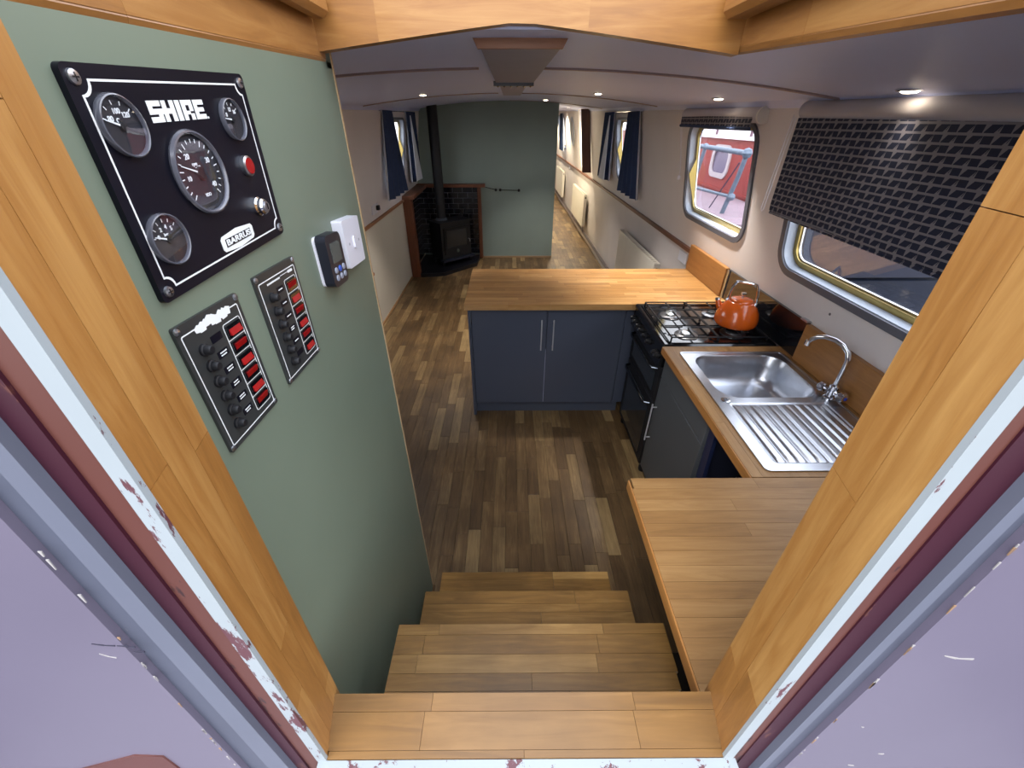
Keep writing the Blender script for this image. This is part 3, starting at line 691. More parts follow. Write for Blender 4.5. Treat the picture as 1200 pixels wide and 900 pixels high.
for x, y, r, lit in brn:
    b = MB().lathe([(r+.022,0),(r+.022,.004),(r+.012,.007),(r,.009),(r*.98,.012),(r*.6,.013)], (x, y, .9065), n=28).build('burner', mat('burner_alloy', (150,152,156), .3, metal=1) , ck, True)
    MB().lathe([(r*.86,.0),(r*.84,.0045),(r*.7,.006),(0,.0065)], (x, y, .9197), n=24).build('burner_cap', mat('burner_cap_silver', (206,214,214), .25, metal=.9) if lit else blkm, b, True)
for (xa, xb) in ((.822,1.058),(1.064,1.312)):
    g = MB(); z = .929; r = .0040; ya, yb = CY0+.035, CY1-.035; ym = (ya+yb)/2; xm = (xa+xb)/2
    g.tube([(xa,ya,z),(xb,ya,z),(xb,yb,z),(xa,yb,z),(xa,ya,z)], r, 6); g.tube([(xa,ym,z),(xb,ym,z)], r, 6)
    for yy in ((ya+ym)/2, (ym+yb)/2):
        g.tube([(xa,yy,z),(xm-.035,yy,z),(xm-.022,yy,z+.004)], r, 6); g.tube([(xb,yy,z),(xm+.035,yy,z),(xm+.022,yy,z+.004)], r, 6)
        s = (yb-ya)/4
        g.tube([(xm,yy-s,z),(xm,yy-.035,z),(xm,yy-.022,z+.004)], r, 6); g.tube([(xm,yy+s,z),(xm,yy+.035,z),(xm,yy+.022,z+.004)], r, 6)
    for xx in (xa, xb):
        for yy in (ya, ym, yb): g.tube([(xx,yy,z),(xx,yy,.909)], r*1.1, 6)
    g.build('pan_support', blkm, ck, True)

# ================================================================ kettle
KX, KY, KZ = 1.205, 1.975, .9375
kt = thing('kettle', (KX, KY, KZ), 'orange enamel kettle with chrome handle on the back of the hob', 'kettle')
MB().lathe([(.0,.0),(.090,.0),(.102,.006),(.108,.022),(.106,.045),(.096,.078),(.080,.104),(.066,.122),(.060,.128),(.0,.128)], (KX,KY,KZ), n=40, cap=False).build('body', orange, kt, True, 50)
MB().lathe([(.057,.0),(.057,.005),(.050,.011),(.025,.016),(0,.017)], (KX,KY,KZ+.1285), n=32).build('lid', orange, kt, True, 50)
MB().lathe([(.006,0),(.006,.012),(.013,.018),(.012,.027),(0,.030)], (KX,KY,KZ+.145), n=16).build('lid_knob', chrome, kt, True)
sd_ = Vector((-.80, .60, 0))
c0 = Vector((KX,KY,KZ))
MB().tube([c0+sd_*.075+Vector((0,0,.055)), c0+sd_*.098+Vector((0,0,.080)), c0+sd_*.112+Vector((0,0,.108))], [.020,.016,.012], 14).build('spout', orange, kt, True, 50)
MB().lathe([(.013,0),(.014,.006),(.010,.012)], c0+sd_*.113+Vector((0,0,.108)), n=12).build('spout_tip', chrome, kt, True)
hdv = Vector((-.55, .835, 0)); hdv = sd_
h = MB(); pts = []
for k in range(13):
    a = PI*k/12; pts.append(c0+sd_*(math.cos(a)*.066)+Vector((0,0,.128+.085*min(1, math.sin(a)*1.5)+.012*math.sin(a))))
h.tube(pts, .0068, 10)
h.build('handle', chrome, kt, True)
for s in (1, -1):
    p = c0+sd_*(.066*s)+Vector((0,0,.114)); MB().lathe([(.011,0),(.011,.010),(.007,.018)], p, n=12).build('handle_bracket', chrome, kt, True)

# ================================================================ sink
sk = thing('steel_sink', (1.08, 1.32, .90), 'stainless steel inset sink with single bowl and ribbed drainer', 'sink')
X0, X1, Y0, Y1 = .826, 1.325, .924, 1.722; BX0, BX1, BY0, BY1 = .868, 1.288, 1.335, 1.690
bowl_loop = rrect(BX0, BX1, BY0, BY1, .085, 8); dr_loop = rrect(.872, 1.268, .958, 1.300, .02, 4)
plate('rim', [rrect(X0,X1,Y0,Y1,.018,5), bowl_loop, dr_loop], .0025, (0,0,.9005), (1,0,0), (0,1,0), steel, sk)
plate('raised_edge', [rrect(X0,X1,Y0,Y1,.018,5), rrect(X0+.009,X1-.009,Y0+.009,Y1-.009,.012,5)], .0022, (0,0,.903), (1,0,0), (0,1,0), steel, sk)
# bowl: rounded loops stepping down
m = MB(); prof = [(0,.0030),(.004,-.004),(.012,-.05),(.020,-.10),(.034,-.125),(.060,-.138),(.12,-.142)]
L = None
for (ins, dz) in prof:
    r = max(.03, .085-ins*.15); lp = rrect(BX0+ins, BX1-ins, BY0+ins, BY1-ins, r, 8)
    base = len(m.v)
    for (a, b) in lp: m.v.append((a, b, .900+dz)); m.t.append(.5)
    if L is not None:
        for i in range(len(lp)): m.f.append((L+i, L+(i+1) % len(lp), base+(i+1) % len(lp), base+i))
    L = base
m.f.append(tuple(L+i for i in range(len(lp))))
bo = m.build('bowl', steel, sk, True, 60)
MB().lathe([(.0,.0),(.030,.0),(.036,.003),(.036,.0)], (1.08,1.50,.7585), n=24, cap=False).build('waste_grid', chrome, bo, True)
MB().lathe([(.016,0),(.018,.002),(.010,.003),(0,.002)], (.872,1.318,.9032), n=20).build('overflow_button', chrome, sk, True)
# drainer: lowered pan with rounded flutes running along the boat
m = MB(); nx = 84; P = []
for j, yv in enumerate([.958,.966,.984,1.276,1.292,1.300]):
    for i in range(nx+1):
        x = .872+.396*i/nx; t = (x-.885)/.0355; ph = t-math.floor(t); inside = .885 < x < 1.258
        z = .9015-.0025
        if j in (0, 5): z = .903
        elif inside and j in (2, 3): z += .0042 if .14 < ph < .90 else (.0 )
        elif not inside: z = .903 if (i in (0, nx)) else .9005
        m.v.append((x, yv, z)); m.t.append(.5)
for j in range(5):
    for i in range(nx):
        a = j*(nx+1)+i; m.f.append((a, a+1, a+nx+2, a+nx+1))
m.build('drainer', steel, sk, True, 25)
# ---- mixer tap
TX, TY = 1.300, 1.330
tp = thing('mixer_tap', (TX, TY, .903), 'chrome swan-neck mixer tap on the back edge of the sink', 'tap')
MB().lathe([(.024,0),(.024,.008),(.018,.014),(.016,.040),(.019,.046),(.017,.060),(.010,.066)], (TX,TY,.903), n=24).build('tap_body', chrome, tp, True)
pts = [(TX,TY,.96)]; dv = Vector((-.35,.94,0)).normalized()
neck = [(0,.97),(.0,1.05),(.002,1.09),(.012,1.120),(.034,1.142),(.062,1.150),(.095,1.146),(.122,1.130),(.138,1.108),(.144,1.090)]
pts = [Vector((TX,TY,0))+dv*a*1.15+Vector((0,0,b)) for a, b in [(p, .97+(q-.97)*.9) for p, q in neck]]
MB().tube(pts, .0095, 14).build('spout', chrome, tp, True)
e = pts[-1]; MB().lathe([(.0125,-.008),(.0125,.012)], (e.x, e.y, e.z-.004), (0,0,1), n=14).build('spout_tip', chrome, tp, True)
for s, colr in ((-1, (40,70,190)), (1, (200,50,40))):
    hv = Vector((.25*s*-1, .97*s, .0)).normalized()
    c = Vector((TX,TY,.935))
    hh = MB().tube([c+hv*.012, c+hv*.030], .009, 10).lathe([(.018,.028),(.023,.034),(.023,.050),(.018,.056),(0,.057)], c, tuple(hv), n=10).build('tap_handle', chrome, tp, True, 30)
    MB().lathe([(.008,.0575),(.007,.059),(0,.0592)], c, tuple(hv), n=12).build('marker_disc', mat('tap_marker_%s' % ('blue' if s < 0 else 'red'), colr, .4), hh)
tag(MB().lathe([(.006,0),(.004,.003),(0,.004)], (1.333,1.55,1.175), (-1,0,0), n=8).build('screw_plug', mat('plug_grey', (120,116,120), .5)), 'small screw plug on the wall above the sink upstand', 'screw')

# ================================================================ roller blinds
def blind_mat():
    m = bpy.data.materials.new('geometric_blind'); m.use_nodes = True; n = m.node_tree.nodes; l = m.node_tree.links; b = n['Principled BSDF']
    tcn = n.new('ShaderNodeTexCoord'); s = n.new('ShaderNodeSeparateXYZ'); l.new(tcn.outputs['Object'], s.inputs[0])
    def M(op, a, b_=None, c=None):
        q = n.new('ShaderNodeMath'); q.operation = op
        for i, v in enumerate((a, b_, c)):
            if v is None: continue
            if isinstance(v, (int, float)): q.inputs[i].default_value = v
            else: l.new(v, q.inputs[i])
        return q.outputs[0]
    V = M('MULTIPLY', s.outputs['Z'], 1/.0245); r = M('FLOOR', V); fv = M('FRACT', V)
    U = M('MULTIPLY_ADD', s.outputs['Y'], 1/.070, M('MULTIPLY', r, .5)); f = M('FRACT', U)
    def between(x, a, b2): return M('MULTIPLY', M('GREATER_THAN', x, a), M('LESS_THAN', x, b2))
    rowok = between(fv, .13, .87)
    sq = between(f, .05, .43)
    sh = M('ADD', f, M('MULTIPLY', M('SUBTRACT', fv, .5), .26)); pg = between(sh, .54, .93)
    thin = between(M('ADD', f, M('MULTIPLY', M('SUBTRACT', fv, .5), .14)), .475, .505)
    any_ = M('MAXIMUM', M('MULTIPLY', M('MAXIMUM', sq, pg), rowok), M('MULTIPLY', thin, between(fv, .3, .8)))
    mx = n.new('ShaderNodeMix'); mx.data_type = 'RGBA'; l.new(any_, mx.inputs[0])
    mx.inputs[6].default_value = lin((128,124,130))+(1,); mx.inputs[7].default_value = lin((26,34,58))+(1,)
    l.new(mx.outputs[2], b.inputs['Base Color']); b.inputs['Roughness'].default_value = .8
    return m
bm_ = blind_mat(); MATS['geometric_blind'] = bm_
tubem = mat('blind_tube', (186,180,184), .6)
rb = thing('roller_blind', (1.215, 1.33, 1.49), 'patterned navy and grey roller blind lowered over the sink window', 'blind')
MB().lathe([(.031,0),(.031,1.33)], (1.222, .66, 1.868), (0,1,.0135), n=24).build('roller_tube', tubem, rb, True)
m = MB(); N = 60; ya, yb = .67, 1.985
for k in range(2):
    for (zz, dx) in ((1.850,0),(1.75,.0),(1.6,.0),(1.515,.0),(1.496,.003),(1.486,.010)):
        for i in range(N+1):
            yv = ya+(yb-ya)*i/N; bow = .004*math.sin(i/N*PI*3)*(1.85-zz)*2
            m.v.append((1.196+dx+bow+k*.0012, yv, zz+.0135*(yv-1.3))); m.t.append(.5)
W = N+1
for k in range(2):
    for j in range(5):
        for i in range(N): a = k*6*W+j*W+i; m.f.append((a, a+1, a+W+1, a+W) if k else (a, a+W, a+W+1, a+1))
m.build('blind_fabric', bm_, rb, True)
MB().tube([(1.203,ya+.005,1.487+.0135*(ya-1.3)),(1.203,yb-.005,1.487+.0135*(yb-1.3))], .006, 8).build('hem_bar', MATS['geometric_blind'], rb, True)
MB().tube([(1.197,2.005,1.86),(1.20,2.035,1.50),(1.20,2.045,1.49),(1.20,2.055,1.50),(1.20,2.03,1.87)], .0014, 5).build('pull_cord', plast, rb, True)
rb2 = thing('roller_blind', (1.24, 2.85, 1.80), 'rolled-up patterned roller blind above the window showing the red boat', 'blind')
MB().lathe([(.034,0),(.034,1.02)], (1.238, 2.345, 1.872), (0,1,.0135), n=24).build('roller_tube', tubem, rb2, True)
MB().lathe([(.038,-.012),(.038,.004),(.030,.006)], (1.238, 2.340, 1.872), (0,1,0), n=24).build('end_cap', mat('cap_cream', (220,216,206), .4), rb2, True)
MB().box(1.205, 1.2075, 2.385, 3.36, 1.812, 1.872).build('blind_fabric', bm_, rb2)
MB().tube([(1.206,2.385,1.815),(1.206,3.36,1.822)], .008, 8).build('hem_bar', navy, rb2, True)
MB().tube([(1.215,3.375,1.86),(1.285,3.40,1.55),(1.285,3.40,1.50)], .0016, 5).tube([(1.215,3.40,1.86),(1.288,3.42,1.55),(1.286,3.40,1.50)], .0016, 5).build('pull_cord', plast, rb2, True)
MB().lathe([(.004,.03),(.011,.02),(.013,0),(0,0)], (1.285,3.40,1.475), n=10).build('cord_weight', plast, rb2, True)

# ================================================================ curtains
def curtain(xt, xb, y0t, y1t, y0b, y1b, zt, zb, folds, label, side, lin_edge=None):
    t = thing('curtain', ((xt+xb)/2, (y0t+y1t)/2, zb), label, 'curtain', 'navy curtains at the cabin windows')
    def sheet(off, nm, m, ya=0.0, yb=1.0, thick=.003):
        mb = MB(); NU = folds*8; NV = 10
        for k in range(2):
            for j in range(NV+1):
                tt = j/NV
                for i in range(NU+1):
                    u = ya+(yb-ya)*i/NU
                    y0 = y0t+(y0b-y0t)*tt; y1 = y1t+(y1b-y1t)*tt
                    amp = .013+.014*tt
                    x = xt+(xb-xt)*tt + side*(math.sin(u*folds*2*PI)*amp) + side*(off+k*thick)
                    mb.v.append((x, y0+(y1-y0)*u+.006*math.sin(u*folds*4*PI+tt*2), zt+(zb-zt)*tt)); mb.t.append(.5)
        W = NU+1; H = NV+1
        for k in range(2):
            for j in range(NV):
                for i in range(NU): a = k*W*H+j*W+i; mb.f.append((a, a+1, a+W+1, a+W))
        for j in range(NV):
            for i in (0, NU): a = j*W+i; mb.f.append((a, a+W, a+W+W*H, a+W*H))
        for i in range(NU):
            for j in (0, NV): a = j*W+i; mb.f.append((a, a+1, a+1+W*H, a+W*H))
        return mb.build(nm, m, t, True, 60)
    sheet(0, 'cloth', navy); sheet(.005, 'lining', lining)
    return t
curtain(1.215, 1.275, 4.52, 4.93, 4.42, 5.20, 1.925, 1.17, 4, 'navy curtain on the near side of the right-hand cabin window', 1)
c2 = curtain(1.215, 1.285, 5.62, 6.12, 5.85, 6.50, 1.935, 1.19, 4, 'navy curtain with pale lining on the far side of the right-hand window', 1)
curtain(-1.205, -1.262, 4.62, 4.95, 4.60, 5.45, 1.935, 1.14, 4, 'navy curtain on the near side of the left-hand window', -1)
curtain(-1.205, -1.265, 5.66, 6.14, 5.86, 6.38, 1.940, 1.17, 4, 'navy curtain with pale lining on the far side of the left-hand window', -1)
curtain(1.20, 1.26, 10.9, 11.4, 10.9, 11.6, 1.99, 1.25, 3, 'dark curtain at the far end of the corridor, just past the green wall edge', 1)
for s, x, y0, y1, z, wd in ((1, 1.235, 4.46, 6.2, 1.925, 'right'), (-1, -1.225, 4.55, 6.2, 1.93, 'left')):
    t = thing('curtain_rail', (x, (y0+y1)/2, z), 'thin curtain rail above the %s-hand window' % wd, 'curtain rail')
    MB().tube([(x,y0,z),(x,y1,z+.01)], .006, 8).build('rod', chrome, t, True)
    for yy in (y0+.01, y1-.01): MB().tube([(x,yy,z),(x+.03*s,yy,z)], .005, 8).build('bracket', chrome, t, True)
# visible turned-back linings facing the window light
for s, pts, wd in ((1, [(1.170,5.60,1.90),(1.170,5.64,1.90),(1.208,5.74,1.215),(1.208,6.12,1.20)], 'right'), (-1, [(-1.160,5.63,1.90),(-1.160,5.67,1.90),(-1.192,5.76,1.20),(-1.192,6.16,1.185)], 'left')):
    par = [o for o in bpy.data.objects if o.name.startswith('curtain') and o.get('label', '').endswith('far side of the %s-hand window' % wd)][0]
    q = [Vector(p) for p in pts]; th_ = Vector((.003*s, 0, 0))
    MB().add([q[0],q[1],q[3],q[2]]+[p+th_ for p in (q[0],q[1],q[3],q[2])], [(0,1,2,3),(7,6,5,4),(0,4,5,1),(1,5,6,2),(2,6,7,3),(3,7,4,0)]).build('turned_back_lining', lining, par)

# ================================================================ radiators
def radiator(y0, y1, z0, z1, x, label):
    t = thing('radiator', (x+.03, (y0+y1)/2, z0), label, 'radiator', None)
    MB().cbox(x, x+.012, y0, y1, z0, z1-.006, .003).build('front_panel', radm, t)
    MB().cbox(x+.042, x+.052, y0, y1, z0, z1-.006, .003).build('rear_panel', radm, t)
    n = int((y1-y0)/.045); g = MB().box(x, x+.004, y0, y1, z1-.006, z1).box(x+.048, x+.052, y0, y1, z1-.006, z1)
    for i in range(n+1):
        yy = y0+(y1-y0)*i/n; g.box(x+.004, x+.048, yy-.005, yy+.005, z1-.006, z1-.001)
    g.build('top_grille', radm, t)
    for yy in (y0-.003, y1): MB().box(x, x+.052, yy, yy+.003, z0+.01, z1-.003).build('side_panel', radm, t)
    MB().lathe([(.010,0),(.013,.004),(.013,.014),(.008,.018)], (x+.026, y0-.003, z1-.05), (0,-1,0), n=12).build('bleed_plug', mat('plug_dark', (60,58,58), .5), t, True)
    for yy in (y0+.04, y1-.04): MB().tube([(x+.03,yy,z0),(x+.03,yy,.13),(x+.05,yy,.12)], .008, 8).build('pipe_tail', MATS['pipe_grey'], t, True)
    for yy in (y0+.15, y1-.15): MB().box(x+.052, 1.378, yy-.015, yy+.015, z0+.3, z0+.4).build('wall_bracket', radm, t)
    return t
radiator(3.60, 4.95, .22, .775, 1.298, 'white panel radiator on the right wall just beyond the peninsula')
radiator(7.70, 9.20, .22, .76, 1.31, 'white panel radiator halfway along the corridor, middle of three')
radiator(11.1, 12.6, .22, .80, 1.31, 'white panel radiator furthest along the corridor, below the round porthole')

# ================================================================ sockets and small wall fittings
t = thing('wall_socket', (-1.345, 4.30, 1.07), 'white double socket with black plug on the left wall above the rail', 'socket')
plate('face_plate', [rrect(-4.40,-4.22,lv(1.07),lv(1.155),.008)], .012, LO, LU, LV, plast, t, -.013)
p = LO+LU*(-4.35)+LV*lv(1.118); MB().cbox(p.x+.012, p.x+.045, p.y-.022, p.y+.022, p.z-.022, p.z+.022, .005).build('plug', blkm, t)
t = thing('wall_socket', (1.36, 3.22, .93), 'white socket plate on the right wall at the end of the peninsula worktop', 'socket')
MB().cbox(1.372, 1.383, 3.14, 3.30, .90, .985, .004).build('face_plate', plast, t)
t = thing('wall_socket', (1.36, 10.4, .9), 'small white socket below the rail at the far end of the corridor', 'socket')
MB().cbox(1.372, 1.384, 10.3, 10.5, .92, 1.0, .004).build('face_plate', plast, t)
tag(MB().lathe([(.012,0),(.018,.01),(.016,.024),(0,.028)], (-1.377,3.95,.57), (1,0,0), n=14).build('wooden_knob', wood('knob_timber', (120,70,36), (160,104,60), (180,126,80), 0), None, True), 'small wooden knob low on the left wall beside the green partition edge', 'knob')

# ================================================================ stove corner
fs = thing('stove_surround', (-1.0, 6.1, 0), 'brown timber and black tile surround round the corner stove', 'fireplace surround')
MB().cbox(-1.37, -1.255, 5.565, 5.655, 0, 1.01, .004, .5).build('post', redwood, fs)
MB().cbox(-.475, -.425, 6.44, 6.558, .022, 1.035, .004, .45).build('post', redwood, fs)
MB().hexa([(-1.372,5.54,1.011),(-1.215,5.54,1.011),(-1.215,6.44,1.03),(-1.372,6.44,1.03),(-1.372,5.54,1.052),(-1.215,5.54,1.052),(-1.215,6.44,1.072),(-1.372,6.44,1.072)], .55).build('mantel_shelf', redwoodY, fs)
MB().cbox(-1.372, -.36, 6.441, 6.558, 1.036, 1.078, .004, .5).build('mantel_shelf', wood('brown_timber_across', (76,42,26), (120,70,44), (146,90,60), 0), fs)
g1 = MB().box(-1.37, -.476, 6.545, 6.559, .07, 1.035).build('tile_backing', grout, fs)
g2 = MB().box(-1.378, -1.364, 5.656, 6.544, .07, 1.010).build('tile_backing', grout, fs)
for r_ in range(13):
    z0 = .075+r_*.0735; off = 0 if r_ % 2 else .0735
    x = -1.362-off
    while x < -.485:
        a, b = max(x+.002, -1.362), min(x+.145, -.478)
        if b-a > .012: MB().cbox(a, b, 6.537, 6.5445, z0, z0+.0695, .002).build('tile', blkt, g1)
        x += .147
    if z0+.07 > 1.0: continue
    y = 5.66-off
    while y < 6.53:
        a, b = max(y+.002, 5.66), min(y+.145, 6.534)
        if b-a > .012: MB().cbox(-1.3635, -1.356, a, b, z0, z0+.0695, .002).build('tile', blkt, g2)
        y += .147
hp = [(-1.353,5.57),(-1.20,5.57),(-.93,5.62),(-.50,6.10),(-.48,6.43),(-.48,6.535),(-1.353,6.535)]
tag(plate('hearth', [hp], .05, (0,0,0), (1,0,0), (0,1,0), mat('black_slate', (22,23,30), .35), None, 0), 'black slate corner hearth under the stove', 'hearth')
sv_ = thing('wood_stove', (-1.0, 6.1, .05), 'black cast-iron wood-burning stove with flue standing in the tiled corner', 'stove')
# stove is turned toward the room: local x along its front, local y to its back
fa = Vector((-.975, 5.90, 0)); fb = Vector((-.575, 6.27, 0)); ux = (fb-fa).normalized(); uy = Vector((-ux.y, ux.x, 0)); WD = (fb-fa).length
def SB(mb, x0, x1, y0, y1, z0, z1, tone=.5):
    P = [fa+ux*a+uy*b+Vector((0,0,c)) for c in (z0, z1) for (a, b) in ((x0,y0),(x1,y0),(x1,y1),(x0,y1))]
    return mb.hexa([tuple(p) for p in P], tone)
SB(MB(), .01, WD-.01, .012, .28, .14, .625).build('stove_body', blkm, sv_)
SB(MB(), -.012, WD+.012, -.02, .30, .6255, .65).build('top_plate', blkm, sv_)
SB(MB(), -.01, WD+.01, -.05, .05, .115, .139).build('ash_lip', mat('iron_sheen', (34,40,58), .3), sv_)
dr = SB(MB(), .055, WD-.055, -.006, .0115, .20, .57).build('stove_door', blkm, sv_)
gm = MB(); SB(gm, .10, WD-.10, -.012, -.0065, .30, .52).build('door_glass', mat('stove_glass', (44,50,54), .12, coat=.4), dr)
fm = MB(); SB(fm, .085, WD-.085, -.016, -.0065, .525, .545); SB(fm, .085, WD-.085, -.016, -.0065, .275, .295); SB(fm, .075, .095, -.016, -.0065, .275, .545); SB(fm, WD-.095, WD-.075, -.016, -.0065, .275, .545)
fm.build('door_moulding', blkm, dr)
c = fa+ux*(WD/2)+Vector((0,0,.235))-uy*.006
MB().lathe([(.026,0),(.024,.010),(.010,.014),(0,.015)], c, tuple(-uy), n=18).build('air_wheel', mat('wheel_grey', (100,108,100), .4, metal=.5), dr, True)
MB().tube([fa+ux*(WD-.075)-uy*.008+Vector((0,0,.38)), fa+ux*(WD-.070)-uy*.04+Vector((0,0,.38)), fa+ux*(WD-.070)-uy*.045+Vector((0,0,.34))], .006, 8).build('handle', steel, dr, True)
for a in (.03, WD-.03):
    for b in (.03, .26):
        q = fa+ux*a+uy*b; MB().tube([(q.x,q.y,.051),(q.x,q.y,.14)], [.018,.024], 10).build('leg', blkm, sv_, True)
fc = fa+ux*(WD*.40)+uy*.20
fc = Vector((-.985, 6.16, 0))
MB().lathe([(.085,0),(.085,.02),(.072,.03)], (fc.x,fc.y,.6505), n=24).build('flue_collar', mat('collar_grey', (70,78,90), .4), sv_, True)
MB().lathe([(.066,0),(.066,1.36)], (fc.x,fc.y,.675), n=28).build('flue_pipe', blkm, sv_, True)
MB().lathe([(.02,0),(.022,.03),(.03,.035),(.028,.09),(.0,.10)], (-.72,6.42,.651), n=14).build('stove_top_fan', blkm, sv_, True)
# thin rail with knobs on the green cross wall
t = thing('towel_rail', (-.15, 6.55, 1.0), 'thin black rail with round knobs fixed to the green cross wall', 'rail')
MB().tube([(-.12,6.53,.992),(.14,6.53,.985)], .005, 8).build('rod', blkm, t, True)
MB().tube([(-.44,6.535,1.05),(-.38,6.53,1.035),(-.20,6.53,.995)], .005, 8).build('rod', blkm, t, True)
for x, z in ((-.205,.992),(-.14,.992),(.135,.985)): MB().lathe([(.012,0),(.012,.02),(.02,.024),(.018,.036),(0,.04)], (x,6.56,z), (0,-1,0), n=14).build('knob', blkm, t, True)

# ================================================================ instrument panels on the green partition
PXW = -.370
def frame2d(cy, cz_, uv, vv):
    """returns O,U,V for plates lying on the partition, u to the bow, v up"""
    return Vector((PXW, cy, cz_)), Vector((0, uv[0], uv[1])), Vector((0, vv[0], vv[1]))
def rot(o, a): return Vector((0, math.cos(a), math.sin(a))), Vector((0, -math.sin(a), math.cos(a)))
O1 = Vector((PXW, .545, 1.7950)); U1 = Vector((0, 1, .046)); V1 = Vector((0, .05, 1.0))
def P1(u, v, w=0): return O1+U1*u+V1*v+Vector((w, 0, 0))
ip = thing('engine_instrument_panel', (PXW+.004, .545, 1.69), 'large black engine instrument panel with gauges, reading SHIRE and BARRUS', 'instrument panel')
HW, HH = .1375, .1015
def plt(nm, loops, t, w0, m, par, O, U, V): return plate(nm, loops, t, O+Vector((w0, 0, 0)), U, V, m, par, 0)
plt('panel_plate', [rrect(-HW,HW,-HH,HH,.006)], .006, 0, panelm, ip, O1, U1, V1)
def notched(hw, hh, r, n=6):
    p = []
    for cx, cy, a0 in ((hw,-hh,180),(hw,hh,270),(-hw,hh,0),(-hw,-hh,90)):
        for k in range(n+1):
            a = math.radians(a0-90*k/n); p.append((cx+r*math.cos(a), cy+r*math.sin(a)))
    return p
plt('white_border', [notched(HW-.011,HH-.011,.0115), notched(HW-.0128,HH-.0128,.0115)], .0004, .006, ink, ip, O1, U1, V1)
for u in (-1, 1):
    for v_ in (-1, 1):
        s = MB().lathe([(.006,0),(.0055,.0018),(.003,.0026),(0,.0027)], P1(u*(HW-.010), v_*(HH-.010), .006), (1,0,0), n=16).build('screw', steel, ip, True)
        q = P1(u*(HW-.010), v_*(HH-.010), .0086)
        MB().box(q.x, q.x+.0003, q.y-.0032, q.y+.0032, q.z-.0006, q.z+.0006).box(q.x, q.x+.0003, q.y-.0006, q.y+.0006, q.z-.0032, q.z+.0032).build('screw_slot', blkm, s)
def letters(parent):
    # heavy block letters with the S running into the H
    W_, H_, s = .0125, .0165, .0042
    R = []
    x = 0
    def add(x0, x1, y0, y1): R.append((x0, x1, y0, y1))
    m0, m1 = H_*.5-s*.5, H_*.5+s*.5
    add(0,W_,H_-s,H_); add(0,s,m1,H_-s); add(0,W_+.0016,m0,m1); add(W_-s,W_,s,m0); add(0,W_,0,s)
    x = W_+.0016
    add(x,x+s,0,H_); add(x+s,x+W_-s,m0,m1); add(x+W_-s,x+W_,0,H_); x += W_+.0018
    add(x,x+s+.0006,0,H_); x += s+.0024
    add(x,x+s,0,H_); add(x+s,x+W_,H_-s,H_); add(x+W_-s,x+W_,m0+.001,H_-s); add(x+s,x+W_-s,m0-.0015,m0+.0015); add(x+W_-s,x+W_,0,m0-.0008); x += W_+.0018
    add(x,x+s,0,H_); add(x+s,x+W_,H_-s,H_); add(x+s,x+W_-.001,m0+.0003,m1-.0003); add(x+s,x+W_,0,s); x += W_+.0010
    add(x,x+.0017,0,.0017)
    tot = x+.0016
    mb = MB(); sc_ = .094/tot
    for (a, b, c, d) in R:
        ps = [P1(-.057+q*sc_, .0555+r*1.13, .0061) for (q, r) in ((a,c),(b,c),(b,d),(a,d))]
        mb.hexa([tuple(p) for p in ps]+[tuple(p+Vector((.0005,0,0))) for p in ps])
    mb.build('maker_lettering', ink, parent)
letters(ip)
